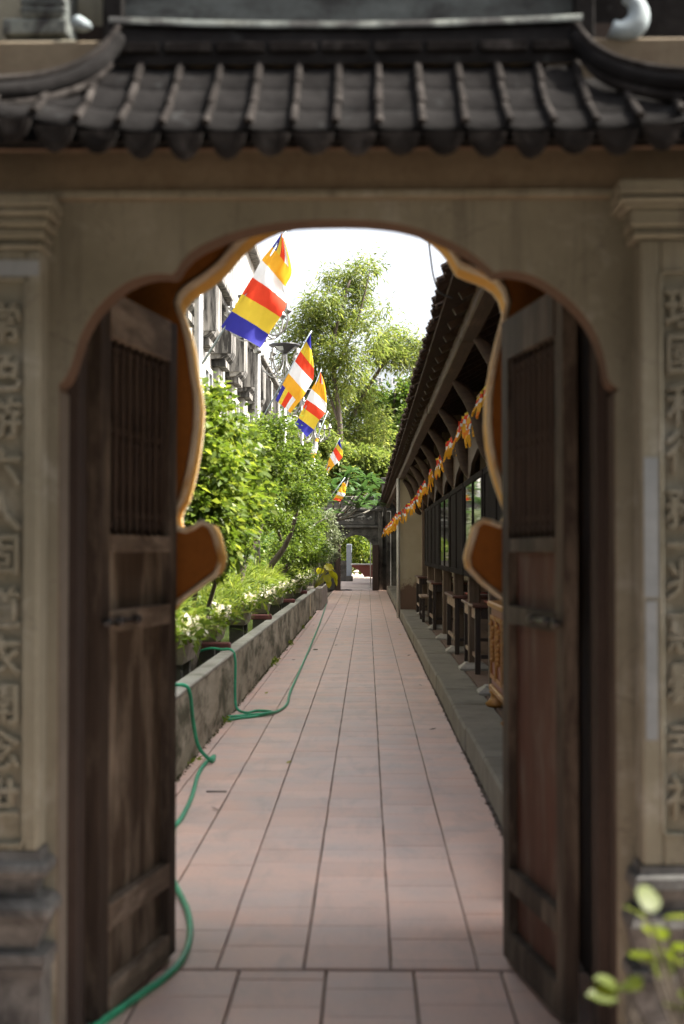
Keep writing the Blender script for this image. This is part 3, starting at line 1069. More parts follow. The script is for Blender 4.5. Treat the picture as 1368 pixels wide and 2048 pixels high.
# eave fascia between tiles and drip tiles
mb = MB()
a = [roofp(x, -0.03, -0.012) for x in np.linspace(-1.15, 1.1, 40)]
mb.grid([[p + Vector((0, 0.0, -0.010)) for p in a], a, [p + Vector((0, 0.05, 0.0)) for p in a]])
mb.grid([[p + Vector((0, 0.0, -0.010)) for p in a], [p + Vector((0, 0.06, 0.01)) for p in a]])
mb.build('eave_board', M['gate_tile'], roof)
for hp_ in (hipL, hipR):
    pts = spline(hp_, 5)
    MB().tube(pts, 0.026, 8, 0, True, (0.9, 1.0)).build('hip_ridge', M['gate_tile'], roof)
    MB().tube([p + Vector((0, 0.0, 0.034)) for p in pts], 0.011, 8).build('hip_cap', M['gate_tile_rib'], roof)
    MB().tube([p + Vector((0, -0.012, -0.040)) for p in pts[4:]], 0.014, 6).build('hip_moulding', M['gate_tile_rib'], roof)
# ridge with a sagging pale mortar top
xr0, xr1 = at(222, 60, 4.06).x, at(1162, 60, 4.06).x
xsr = np.linspace(xr0, xr1, 24)


def rz(x, ztop, zend):
    t = (x - (xr0 + xr1) / 2) / ((xr1 - xr0) / 2)
    return ztop + (zend - ztop) * t * t


zl, zh, zt2 = at(700, 118, 4.06).z, at(700, 64, 4.06).z, at(700, 50, 4.06).z
dz = at(700, 50, 4.06).z - at(700, 64, 4.06).z
for name, mt, lo, hi, y0, y1 in (('ridge', M['gate_tile'], zl - 0.02, zh, 4.04, 4.16), ('ridge_top', M['old_lime'], zh + 0.001, zh + 0.020, 4.03, 4.17)):
    mb = MB()
    rowsl = [[(x, y0, (lo if name == 'ridge' else rz(x, lo, lo + 0.017))) for x in xsr], [(x, y0, rz(x, hi, hi + 0.017)) for x in xsr], [(x, y1, rz(x, hi, hi + 0.017)) for x in xsr], [(x, y1, lo) for x in xsr]]
    mb.grid(rowsl)
    mb.build(name, mt, roof)
mb = MB()
for k in range(9):
    t = (k + 0.5) / 9
    x = xr0 + (xr1 - xr0) * t
    mb.box(x - 0.065, x + 0.065, 4.030, 4.041, zl + 0.012, zl + 0.042, 0, 0.004)
mb.build('ridge_moulding', M['gate_tile_rib'], roof)

# upper storey behind the ridge
zU = zh - 0.02
mb = MB()
mb.box(at(215, 20, 4.3).x, at(1165, 20, 4.3).x, 4.30, 4.55, zU - 0.35, 3.6)
mb.build('upper_wall', M['black_lime'], gate)
for px0, px1 in ((205, 245), (1150, 1190)):
    MB().box(at(px0, 20, 4.24).x, at(px1, 20, 4.24).x, 4.24, 4.30, zU - 0.3, 3.6, 0, 0.005).build('upper_jamb', M['gate_tile'], gate)
MB().box(at(-300, 20, 4.36).x, at(215, 20, 4.36).x, 4.36, 4.55, 2.6, 3.6).build('upper_side_wall', M['plaster'], gate)
MB().box(at(1165, 20, 4.36).x, at(1750, 20, 4.36).x, 4.36, 4.55, 2.6, 3.6).build('upper_side_wall', M['gate_tile'], gate)
YP = 4.16
for (x0, x1, y0, y1, mt) in ((42, 128, -60, 34, 'old_lime'), (4, 134, 36, 69, 'old_lime'), (14, 152, 79, 101, 'plaster'), (-40, 140, 103, 150, 'plaster'), (-90, 60, 150, 178, 'plaster')):
    a, b2 = at(x0, y0, YP), at(x1, y1, YP)
    MB().box(a.x, b2.x, YP, 4.36, b2.z, a.z, 0, 0.006).build('upper_pillar_course', M[mt], gate)
for k, (yy) in enumerate((2, 18)):
    a, b2 = at(40, yy, YP - 0.005), at(130, yy + 3, YP - 0.005)
    MB().box(a.x, b2.x, YP - 0.004, YP + 0.02, b2.z, a.z).build('brick_joint', M['black_lime'], gate)


def curl(c_px, r_px, th_px, a0, a1, Y):
    s = Y / F
    c = at(*c_px, Y)
    pts, rad = [], []
    for k in range(15):
        t = k / 14
        an = R(a0 + (a1 - a0) * t)
        rr = r_px * s * (1 - 0.25 * t)
        pts.append(c + Vector((math.cos(an) * rr, 0, math.sin(an) * rr)))
        rad.append(th_px * s * (0.45 + 0.55 * math.sin(math.pi * min(1, 0.25 + t * 0.75))))
    return MB().tube(pts, rad, 10)


curl((1244, 26), 40, 24, -125, 85, 4.08).build('curl_ornament', M['curl'], gate)
curl((178, 28), 30, 15, 200, 280, 4.08).build('curl_ornament', M['curl'], gate)

# unseen roof added over the forecourt: it keeps the sky off the gate's front
shade_roof = thing('added_shade_roof', 'roof on posts added out of view to shade the gate front', 'shade_roof', (0, -2, 0))
MB().box(-9, 9, -5.5, 2.3, 3.55, 3.75).build('shade_roof_slab', M['gate_tile'], shade_roof)
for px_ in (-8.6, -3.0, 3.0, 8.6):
    MB().box(px_ - 0.12, px_ + 0.12, -4.3, -4.06, -0.055, 3.55, 0, 0.01).build('shade_roof_post', M['spindle'], shade_roof)

# ------------------------------------------------------------------ the long hall on the sunny-side of the path
hall = thing('temple_hall', 'long low open hall with brown tiled eave, timber posts and curved brackets', 'hall', (2.4, 28, 0))
EX, EZ = 0.50, 3.03           # eave edge
RX, RZ = 3.6, 4.75            # ridge
HY0, HY1 = 5.68, 52.7
nv = Vector((RX - EX, 0, RZ - EZ)).normalized()
mb = MB()
mb.add([(EX, HY0, EZ), (RX, HY0, RZ), (RX, HY1, RZ), (EX, HY1, EZ), (EX, HY0, EZ + 0.03), (RX, HY0, RZ + 0.05), (RX, HY1, RZ + 0.05), (EX, HY1, EZ + 0.03)],
       [(0, 3, 2, 1), (4, 5, 6, 7), (0, 1, 5, 4), (3, 7, 6, 2), (0, 4, 7, 3)])
mb.add([(RX, HY0, RZ), (6.6, HY0, EZ), (6.6, HY1, EZ), (RX, HY1, RZ), (RX, HY0, RZ + 0.05), (6.6, HY0, EZ + 0.03), (6.6, HY1, EZ + 0.03), (RX, HY1, RZ + 0.05)],
       [(0, 3, 2, 1), (4, 5, 6, 7), (0, 1, 5, 4), (3, 7, 6, 2), (1, 2, 6, 5)])
hroof = mb.build('hall_roof', M['hall_tile'], hall)
# eave tiles: scalloped clay tiles lying three deep on the roof edge
mb = MB()
for i in range(3):
    u0, u1 = -0.03 + i * 0.16, 0.22 + i * 0.16
    rows = []
    for u, up in ((u0, 0.052), (u1, 0.038)):
        rows.append([Vector((0, 0, 0)) + nv * u + Vector((-nv.z, 0, nv.x)) * (up + 0.026 * math.sin(math.pi * t) + i * 0.004) + Vector((0, (t - 0.5) * 0.145, 0)) for t in np.linspace(0, 1, 6)])
    low = [p - Vector((-nv.z, 0, nv.x)) * 0.016 for p in rows[0]]
    mb.grid([low] + rows)
    low2 = [p - Vector((-nv.z, 0, nv.x)) * 0.014 for p in rows[1]]
    mb.grid([low2, low])
et = mb.mesh('tile', M['hall_tile'], (0, 0, 0))
y = HY0 + 0.1
while y < HY1:
    share('tile', et, hroof, (EX + random.uniform(-0.028, 0.02), y, EZ + random.uniform(-0.012, 0.014)), (random.uniform(-0.03, 0.03), random.uniform(-0.03, 0.05), random.uniform(-0.05, 0.05)))
    y += 0.148
# eave beam in spliced lengths
ys = [HY0, 10.6, 16.3, 22.4, 28.6, 35.2, 42.6, HY1]
for a, b2 in zip(ys[:-1], ys[1:]):
    j = random.uniform(-0.008, 0.008)
    MB().box(0.66 + j, 0.78 + j, a + 0.003, b2 - 0.003, 2.935, 3.05, 0, 0.012).build('eave_beam', M['beam'], hall)
# rafters and battens on the underside
Pn = Vector((-nv.z, 0, nv.x))
for y in np.arange(HY0 + 0.3, HY1, 0.62):
    a = Vector((EX + 0.06, y, EZ + 0.0)) - Pn * 0.03
    b2 = a + nv * 1.9
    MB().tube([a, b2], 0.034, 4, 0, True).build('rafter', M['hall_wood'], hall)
mb = MB()
for u in np.arange(0.2, 1.9, 0.24):
    p = Vector((EX, 0, EZ)) + nv * u - Pn * 0.010
    mb.tube([(p.x, HY0 + 0.05, p.z), (p.x, HY1 - 0.05, p.z)], 0.012, 4)
tag(mb.build('batten', M['hall_wood'], hall), kind='stuff')
# posts, plinth stones, curved brackets
POST_Y = [12.9 + 2.62 * i for i in range(-2, 7)]
post_me = MB().box(-0.062, 0.062, -0.062, 0.062, 0.25, 3.1, 0, 0.01).mesh('post', M['post'], (0, 0, 0))
pl_me = MB().lathe((0, 0), [(0.155, 0.18), (0.16, 0.205), (0.14, 0.225), (0.10, 0.25), (0.095, 0.262)], 4, square=True).mesh('plinth_stone', M['stone_pale'], (0, 0, 0))
bm_pts = spline([(1.10, 0, 2.20), (1.02, 0, 2.26), (0.97, 0, 2.42), (0.94, 0, 2.58), (0.87, 0, 2.74), (0.78, 0, 2.86), (0.72, 0, 2.92)], 4)
br_me = MB().tube(bm_pts, [0.022 + 0.040 * math.sin(math.pi * i / (len(bm_pts) - 1)) for i in range(len(bm_pts))], 8, 0, True, (0.6, 1.25)).mesh('bracket', M['bracket'], (0, 0, 0))
for y in POST_Y:
    share('post', post_me, hall, (1.12, y, 0))
    share('plinth_stone', pl_me, hall, (1.12, y, 0))
for y in POST_Y + [POST_Y[-1] + 2.62 * k for k in range(1, 7)]:
    share('bracket', br_me, hall, (0.04, y, 0.0))
MB().box(1.06, 1.20, HY0 + 1, 31.1, 2.55, 2.72, 0, 0.01).build('long_lintel', M['hall_wood'], hall)
mb = MB()
for y in POST_Y[:-1]:
    pts = [(1.06, y + 0.07, 2.25), (1.06, y + 0.25, 2.20), (1.06, y + 0.5, 2.32), (1.06, y + 1.3, 2.42), (1.06, y + 2.1, 2.32), (1.06, y + 2.36, 2.20), (1.06, y + 2.55, 2.25)]
    top = [(p[0], p[1], 2.55) for p in pts]
    mb = MB()
    mb.quadstrip(pts, top)
    mb.quadstrip([(1.10, p[1], p[2]) for p in pts], [(1.10, p[1], p[2]) for p in top])
    mb.quadstrip(pts, [(1.10, p[1], p[2]) for p in pts])
    mb.build('carved_valance', M['bracket'], hall)
# walls
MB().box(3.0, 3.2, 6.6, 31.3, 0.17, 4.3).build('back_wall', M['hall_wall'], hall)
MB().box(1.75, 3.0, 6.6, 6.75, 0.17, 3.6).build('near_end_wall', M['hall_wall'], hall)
ew = MB()
ew.add([(0.70, 31.25, 0.16), (3.2, 31.25, 0.16), (3.2, 31.25, 4.40), (0.70, 31.25, 3.08), (0.70, 31.45, 0.16), (3.2, 31.45, 0.16), (3.2, 31.45, 4.40), (0.70, 31.45, 3.08)],
       [(0, 1, 2, 3), (4, 7, 6, 5), (0, 3, 7, 4), (1, 5, 6, 2)])
ew.build('end_wall', M['end_wall'], hall)
MB().tube([(0.655, 31.22, 0.0), (0.655, 31.22, 2.95)], 0.035, 10).build('drain_pipe', M['pale_pipe'], hall)
MB().box(1.25, 3.2, 31.5, 52.6, 0.17, 4.0).build('rear_block', M['far_stone'], hall)

# hanging wire near the eave corner
wp = spline([at(856, 470, 9.0), at(862, 520, 9.0), at(868, 556, 9.0), at(880, 585, 9.0), at(906, 596, 9.0)], 6)
tag(MB().tube(wp, 0.006, 6).build('wire', M['wire']), 'thin black wire hanging loose between arch and eave corner', 'wire')

# display cabinets between the posts
def cabinet(y0, label, pane, nm):
    yc = y0 + 1.31
    t = thing('display_cabinet', label, 'cabinet', (1.03, yc, 1.17), 'black cabinets along the hall')
    mb = MB()
    for (a, b2, z0, z1) in ((-1.25, -1.13, 0, 0.98), (1.13, 1.25, 0, 0.98), (-1.13, 1.13, 0, 0.06), (-1.13, 1.13, 0.92, 0.98), (-0.03, 0.03, 0.06, 0.92)):
        mb.box(1.005, 1.035, yc + a, yc + b2, 1.17 + z0, 1.17 + z1, 0, 0.004)
    mb.build('frame', M['cabinet'], t)
    for s_ in (-1, 1):
        a, b2 = sorted((0.03 * s_, 1.13 * s_))
        MB().box(1.016, 1.022, yc + a, yc + b2, 1.23, 2.09).build(nm, M[pane], t)
    MB().box(1.036, 1.055, yc - 1.25, yc + 1.25, 1.17, 2.15).build('case', M['cabinet'], t)


for i_, (lab, pane, nm) in enumerate((('closed black cabinet above the carved altar', 'cabinet', 'door_panel'), ('glazed black cabinet just behind the vase rim, reflecting leaves', 'glass', 'glass_pane'),
                                      ('closed black cabinet above the table nearest the altar', 'cabinet', 'door_panel'), ('glazed black cabinet with bright garden reflections above the second table', 'glass', 'glass_pane'),
                                      ('closed black cabinet between the glazed cabinet and the bench', 'cabinet', 'door_panel'), ('closed black cabinet above the low bench', 'cabinet', 'door_panel'))):
    cabinet(POST_Y[1 + i_], lab, pane, nm)


# tables on the kerb side of the hall
def table(y0, y1, x0, x1, h, label, first=None):
    t = thing('offering_table', label, 'table', ((x0 + x1) / 2, (y0 + y1) / 2, 0.185), 'dark tables along the hall')
    zt = 0.185 + h
    MB().box(x0 - 0.03, x1 + 0.03, y0 - 0.05, y1 + 0.05, zt - 0.03, zt, 0, 0.006).build('table_top', M['table_top'], t)
    for xx in (x0, x1 - 0.055):
        for yy in (y0, y1 - 0.055):
            MB().box(xx, xx + 0.055, yy, yy + 0.055, 0.185, zt - 0.03, 0, 0.004).build('leg', M['table'], t)
    MB().box(x0 + 0.004, x0 + 0.026, y0 + 0.06, y1 - 0.06, zt - 0.145, zt - 0.031).build('apron', M['apron'], t)  # path-side apron and stretcher in paler wood than the end ones
    MB().box(x0 + 0.06, x1 - 0.06, y0 + 0.004, y0 + 0.026, zt - 0.145, zt - 0.031).build('apron', M['table'], t)
    MB().box(x0 + 0.06, x1 - 0.06, y0 + 0.012, y0 + 0.036, 0.34, 0.38).build('stretcher', M['table'], t)
    MB().box(x0 + 0.012, x0 + 0.036, y0 + 0.06, y1 - 0.06, 0.34, 0.38).build('stretcher', M['apron'], t)
    return t


tl = ['dark wooden table with pale apron nearest the carved altar', 'dark wooden table with pale apron, second from the altar', 'tall dark wooden table standing behind the low bench', 'dark wooden table standing against the cream end wall']
tabs = [(14.9, 16.6, 1.085, 1.75, 0.70), (17.75, 19.55, 1.05, 1.75, 0.70), (23.2, 24.9, 1.03, 1.70, 0.74), (28.2, 29.9, 0.99, 1.62, 0.74)]
for (a, lab) in zip(tabs, tl):
    table(*a, lab)
b0 = thing('bench', 'low dark bench standing before the tall table', 'bench', (1.2, 26.2, 0.185))
MB().box(0.93, 1.35, 25.6, 26.9, 0.60, 0.635, 0, 0.006).build('seat', M['apron'], b0)
for xx in (0.95, 1.28):
    for yy in (25.65, 26.8):
        MB().box(xx, xx + 0.05, yy, yy + 0.05, 0.185, 0.60, 0, 0.004).build('leg', M['table'], b0)
MB().box(0.965, 0.985, 25.7, 26.8, 0.30, 0.34).build('stretcher', M['table'], b0)
for (x, y, z, wd, ln, mt, lab) in ((1.36, 15.4, 0.885, 0.26, 0.5, 'red_cloth', 'red booklet lying on the table nearest the altar'), (1.35, 18.3, 0.885, 0.24, 0.6, 'red_cloth', 'red booklet lying on the second table from the altar'), (1.25, 29.0, 0.925, 0.22, 0.4, 'paper', 'pale folded paper on the table by the cream wall')):
    bk = thing('booklet', lab, 'booklet', (x, y, z + 0.002), 'booklets on the tables')
    MB().box(x - wd / 2, x + wd / 2, y - ln / 2, y + ln / 2, z + 0.002, z + 0.022, 0, 0.003).build('cover', M[mt], bk)
    MB().box(x - wd / 2 + 0.006, x + wd / 2 + 0.004, y - ln / 2 - 0.003, y + ln / 2 - 0.006, z + 0.007, z + 0.017).build('pages', M['paper'], bk)
# carved altar
al = thing('carved_altar', 'red lacquered altar with gilt carved panels and clawed golden feet', 'altar', (1.3, 11.2, 0.185))
MB().box(1.0, 1.7, 10.4, 11.95, 0.36, 0.98, 0, 0.01).build('body', M['lacquer'], al)
MB().box(0.97, 1.73, 10.36, 11.99, 0.98, 1.03, 0, 0.012).build('altar_top', M['gold'], al)
MB().box(0.98, 1.72, 10.38, 11.97, 0.31, 0.36, 0, 0.012).build('base_moulding', M['gold'], al)
for s in range(3):
    y0 = 10.45 + s * 0.5
    mb = MB()
    mb.box(0.985, 0.999, y0, y0 + 0.03, 0.42, 0.92)
    mb.box(0.985, 0.999, y0 + 0.42, y0 + 0.45, 0.42, 0.92)
    mb.box(0.985, 0.999, y0 + 0.03, y0 + 0.42, 0.42, 0.45)
    mb.box(0.985, 0.999, y0 + 0.03, y0 + 0.42, 0.89, 0.92)
    for q in range(9):
        an = q * 2.4
        mb.lathe((0.99, y0 + 0.225 + 0.12 * math.cos(an) * (q / 9)), [(0.0, 0.55 + q * 0.035), (0.03, 0.57 + q * 0.035), (0.0, 0.60 + q * 0.035)], 6)
    mb.build('carved_panel', M['gold'], al)
for yy in (10.5, 11.85):
    for xx in (1.05, 1.62):
        MB().lathe((xx, yy), [(0.09, 0.186), (0.11, 0.21), (0.07, 0.25), (0.06, 0.28), (0.08, 0.31)], 10).build('clawed_foot', M['gold'], al)

# bunting of small flags under the eave
bunt = thing('bunting', 'string of small orange, white and red prayer flags under the eave', 'bunting', (0.95, 12, 2.7))
BK = [(11.0, 0.945, 2.78), (16.0, 0.976, 2.79), (21.5, 0.98, 2.71), (25.0, 0.975, 2.62), (28.5, 0.87, 2.42), (31.0, 0.62, 2.22), (38.0, 0.60, 2.18), (47.0, 0.54, 2.15)]
BKA = np.array(BK)


def buntp(y):
    return (float(np.interp(y, BKA[:, 0], BKA[:, 1])), y, float(np.interp(y, BKA[:, 0], BKA[:, 2])) - 0.03 * abs(math.sin(y * 1.2)))


cordp = [buntp(y) for y in np.arange(11.4, 46.8, 0.4)]
MB().tube(cordp, 0.004, 5).build('cord', M['flag_yellow'], bunt)
fl_mats = [M['flag_blue'], M['flag_yellow'], M['flag_red'], M['flag_white'], M['flag_orange'], M['flag_deep']]
variants = []
for v in range(7):
    rows, mats = [], []
    lev = [0, 0.03, 0.085, 0.14, 0.20, 0.26, 0.31]
    cols = [[1, 2, 2, 3, 4, 4], [2, 2, 3, 4, 4, 4], [1, 2, 3, 4, 4, 5], [0, 2, 2, 3, 4, 4], [2, 2, 3, 4, 5, 4], [1, 2, 2, 3, 5, 4], [0, 1, 2, 3, 4, 4]][v]
    ph = random.uniform(0, 6)
    for i, d in enumerate(lev):
        half = 0.075 * (1.0, 1.0, 0.97, 0.92, 0.85, 0.72, 0.35)[i]
        rows.append([(0.013 * math.sin(ph + t * 5 + d * 14) + 0.05 * (d / 0.31) ** 2 * math.sin(ph), t * half, -d - (0.05 * (1 - abs(t)) if i == 6 else 0)) for t in np.linspace(-1, 1, 6)])
    mats = [[c] * 5 for c in cols]
    variants.append(MB().grid(rows, mats=mats).mesh('pennant', fl_mats, (0, 0, 0)))
y = 11.5
while y < 46.6:
    q = buntp(y)
    share('pennant', random.choice(variants), bunt, (q[0], q[1], q[2] - 0.003), (random.uniform(-0.15, 0.15), random.uniform(-0.2, 0.2), random.uniform(-0.5, 0.5)), (0.85, 0.85, random.uniform(0.55, 0.9)))
    y += random.uniform(0.15, 0.34)

# ------------------------------------------------------------------ planter wall, pots, supports
pw_ = thing('planter_wall', 'long low stained concrete planter wall beside the tiled path', 'wall', (-1.25, 20, 0))
mb = MB()
ysl = list(np.linspace(6.2, 34.2, 15))
for a, b2 in zip(ysl[:-1], ysl[1:]):
    mb.box(-1.31, -1.195, a, b2, -0.02, 0.50)
MB().box(-1.31, -1.195, 6.2, 34.2, -0.02, 0.50).build('wall_face', M['concrete'], pw_)
MB().box(-1.316, -1.189, 6.2, 34.2, 0.50, 0.532, 0, 0.008).build('wall_top', M['concrete_top'], pw_)
MB().box(-1.193, -1.183, 30.6, 30.9, 0.06, 0.5).build('white_strip', M['cream_rim'], pw_)
bl = thing('trough_planter', 'grey block trough planter holding a yellow-leaved plant', 'planter', (-1.5, 37.5, 0))
for k in range(3):
    MB().box(-1.14, -1.08, 35.2 + k * 1.6, 36.78 + k * 1.6, 0.0, 0.53, 0, 0.01).build('side_slab', M['block'], bl)
MB().box(-2.1, -1.145, 35.2, 35.30, 0.0, 0.53, 0, 0.01).build('end_slab', M['block'], bl)
MB().box(-2.1, -1.145, 35.31, 40.0, 0.0, 0.46).build('soil', M['earth'], bl)

bar_lab = ['dark red bar across the channel nearest the gate', 'dark red bar across the channel behind the hose', 'dark red bar across the channel, midway along the wall', 'dark red bar across the channel near the wall end']
for i, y in enumerate((13.4, 19.2, 25.3, 30.5)):
    b_ = thing('support_bar', bar_lab[i], 'bar', (-1.75, y, 0.5), 'support bars over the channel')
    MB().box(-2.3, -1.24, y - 0.06, y + 0.06, 0.534, 0.60, 0, 0.012).build('bar_body', M['bar'], b_)
    MB().box(-2.2, -2.05, y - 0.055, y + 0.055, 0.30, 0.533).build('bar_foot', M['pot_stand'], b_)

# ------------------------------------------------------------------ foliage
def leaves(pos, length, width, parent, name, mat, droop=0.2, flat=0.5, sprd=1.0, outw=None, fold=0.15):
    """many small separate leaf blades joined into one mesh"""
    n = len(pos)
    d = rng.normal(size=(n, 3))
    if outw is not None:
        d = d * sprd + outw
    d[:, 2] = d[:, 2] * flat - droop
    d /= np.linalg.norm(d, axis=1)[:, None] + 1e-9
    up = np.tile(np.array([0, 0, 1.0]), (n, 1)) + rng.normal(size=(n, 3)) * 0.7
    s = np.cross(d, up)
    s /= np.linalg.norm(s, axis=1)[:, None] + 1e-9
    nn = np.cross(s, d)
    L = length * rng.uniform(0.6, 1.3, n)[:, None]
    W = width * rng.uniform(0.7, 1.25, n)[:, None]
    a = pos
    m = pos + d * L * 0.45
    t = pos + d * L - np.array([0, 0, 1]) * L * 0.15
    l = m + s * W + nn * W * fold * 2
    r = m - s * W + nn * W * fold * 2
    V = np.stack([a, l, t, r], 1).reshape(-1, 3)
    org = V.mean(0)
    org[2] = V[:, 2].min()
    me = bpy.data.meshes.new(name)
    me.vertices.add(n * 4)
    me.vertices.foreach_set('co', (V - org).ravel())
    me.loops.add(n * 4)
    me.loops.foreach_set('vertex_index', np.arange(n * 4))
    me.polygons.add(n)
    me.polygons.foreach_set('loop_start', np.arange(n) * 4)
    me.polygons.foreach_set('loop_total', np.full(n, 4))
    me.update(calc_edges=True)
    me.materials.append(mat)
    o = bpy.data.objects.new(name, me)
    link(o, parent, Vector(org))
    o['kind'] = 'stuff'
    return o


def cloud(clumps, sub, per, sub_r, shell=0.55):
    """clumps [(centre, (rx, ry, rz), weight)] -> leaf positions and outward directions"""
    P, O = [], []
    for c, rad, wgt in clumps:
        c = np.array(c)
        rad = np.array(rad)
        ns = max(1, int(sub * wgt))
        u = rng.normal(size=(ns, 3))
        u /= np.linalg.norm(u, axis=1)[:, None]
        q = rng.uniform(shell, 1.0, ns) ** 0.7
        sc = c + u * rad * q[:, None]
        k = rng.integers(int(per * 0.5), int(per * 1.5) + 1, ns)
        idx = np.repeat(np.arange(ns), k)
        g = rng.normal(size=(len(idx), 3)) * (sub_r * rng.uniform(0.5, 1.4, ns))[idx][:, None]
        P.append(sc[idx] + g)
        O.append(u[idx] * 0.8 + g / (sub_r + 1e-9) * 0.25)
    return np.concatenate(P), np.concatenate(O)


def trunk(parent, pts, r0, r1, mat=None, name='trunk', n=7):
    pts = spline(pts, 4)
    rs = [r0 + (r1 - r0) * i / (len(pts) - 1) for i in range(len(pts))]
    return MB().tube(pts, rs, n).build(name, mat or M['bark'], parent)


# the near broad-leaved bush
bush = thing('leafy_bush', 'tall bright broad-leaved bush beside the vase rim', 'bush', (-1.85, 13.2, 0.4))
cl = []
for px, py, Y, rpx, wgt in ((430, 850, 13.0, 55, 1.0), (415, 930, 12.6, 62, 1.2), (470, 930, 13.4, 50, 1.0), (450, 1010, 13.0, 62, 1.1), (400, 1050, 12.4, 60, 0.8), (490, 985, 14.0, 38, 0.7), (425, 1090, 12.8, 50, 0.7), (350, 900, 12.5, 60, 0.7), (425, 800, 13.2, 20, 0.3), (395, 990, 12.5, 60, 0.9)):
    s = Y / F
    cl.append((at(px, py, Y), (rpx * s, rpx * s * 1.2, rpx * s), wgt))
P, O = cloud(cl, 105, 11, 0.06, 0.35)
leaves(P, 0.088, 0.022, bush, 'crown', M['leaf_bush'], 0.35, 0.6, 0.8, O)
lme = []
for v in range(3):
    rows = []
    L = (0.13, 0.15, 0.11)[v]
    for t in np.linspace(0, 1, 5):
        wv = 0.034 * math.sin(math.pi * min(1, t * 0.92 + 0.06)) ** 0.8
        rows.append([(t * L, -wv, 0.006 - 0.03 * t * t), (t * L, 0, -0.03 * t * t), (t * L, wv, 0.006 - 0.03 * t * t)])
    lme.append(MB().grid(rows).mesh('leaf', M['leaf_bush'], (0, 0, 0)))
P2, O2 = cloud(cl, 8, 2.5, 0.08, 0.9)
for p, o_ in list(zip(P2, O2))[:200]:
    share('leaf', random.choice(lme), bush, p, (random.uniform(-0.7, 0.7), random.uniform(-0.2, 0.9), math.atan2(o_[1], o_[0]) + random.uniform(-0.8, 0.8)))
for k in range(4):
    trunk(bush, [(-1.85 + 0.1 * k, 13.0, 0.35), (-1.8 + 0.12 * k, 13.0 + 0.1 * k, 0.9), (-1.9 + 0.22 * k, 12.9, 1.5), (-1.8 + 0.2 * k, 12.8 + 0.2 * k, 2.2)], 0.03, 0.008, name='stem')


# bonsai trees: pads of small leaves on crooked limbs
def bonsai(label, base, pads, nper, leaf=0.045, mat='leaf_bonsai', name='bonsai_tree', cat='tree', grp='bonsai trees along the planter', barkm='bark'):
    t = thing(name, label, cat, base, grp)
    base = Vector(base)
    cs = [at(px, py, Y) for px, py, Y, a, b2 in pads]
    cl = []
    for c, (px, py, Y, a, b2) in zip(cs, pads):
        s = Y / F
        cl.append((c, (a * s, a * s * 1.1, b2 * s), a * b2 / 1600))
    P, O = cloud(cl, nper * 3, 20, 0.06, 0.25)
    leaves(P, leaf * 1.25, leaf * 0.36, t, 'crown', M[mat], 0.1, 0.6, 0.9, O)
    top = max(cs, key=lambda c: c.z)
    mid = base.lerp(top, 0.5) + Vector((0.12, 0.1, 0))
    trunk(t, [base, base.lerp(mid, 0.5) + Vector((-0.08, 0, 0)), mid, top], 0.075, 0.02, M[barkm])
    for c in cs:
        if c is top:
            continue
        st = base.lerp(top, min(0.85, max(0.3, (c.z - base.z) / (top.z - base.z) - 0.15)))
        trunk(t, [st, st.lerp(c, 0.5) + Vector((0, 0, 0.08)), c, c + (c - st) * 0.25], 0.03, 0.008, M[barkm], 'limb')
    return t


bonsai('bonsai with flat leafy pads under the second lamp post', (-1.75, 19.5, 0.6),
       [(538, 858, 19.5, 48, 26), (585, 905, 20, 34, 20), (500, 880, 19, 40, 30), (470, 905, 18.5, 35, 30), (540, 925, 19.5, 50, 30)], 42)
bonsai('bonsai with wide drooping crown in the middle of the row', (-1.75, 23.5, 0.6),
       [(560, 935, 22, 45, 30), (612, 940, 23, 34, 26), (580, 990, 22.5, 50, 34), (530, 985, 21.5, 40, 34), (625, 985, 23.5, 26, 26), (545, 1035, 21.5, 35, 22)], 42)
bonsai('bonsai with bright young tips beside the slim pale lamp post', (-1.6, 30, 0.6),
       [(625, 950, 30, 28, 24), (640, 990, 30.5, 22, 22), (605, 1030, 29, 35, 25), (630, 1050, 29.5, 24, 22)], 50)
bonsai('small dense rounded bonsai low above the pots', (-1.55, 26, 0.75),
       [(600, 1075, 26, 42, 24), (570, 1100, 25.5, 34, 22), (632, 1092, 27, 28, 24), (615, 1115, 26.5, 38, 20), (590, 1050, 26, 34, 20)], 55)
bonsai('bonsai hidden deep behind the tall bush', (-2.2, 16.5, 0.4),
       [(470, 1050, 16, 45, 40), (500, 1015, 17, 40, 30), (455, 1105, 16, 40, 22)], 30)
bonsai('grey-leaved shrub leaning against the far gate', (-1.35, 44, 0.1),
       [(650, 1040, 43, 24, 26), (665, 1075, 44, 20, 24), (640, 1090, 43, 20, 22), (662, 1110, 43, 14, 14)], 55, 0.06, 'leaf_grey', 'grey_shrub', 'shrub', None, 'bark_pale')
# bare pale branch that reaches over the path
br = thing('bare_branch_plant', 'bare pale branching stem reaching out above the pots', 'plant', (-1.5, 27, 0.6))
trunk(br, [(-1.55, 27, 0.6), at(585, 1075, 27), at(610, 1062, 27), at(636, 1045, 27), at(655, 1036, 27)], 0.03, 0.008, M['bark_pale'], 'stem', 6)
trunk(br, [at(600, 1068, 27), at(612, 1048, 27.2), at(628, 1038, 27.4)], 0.014, 0.005, M['bark_pale'], 'twig', 6)

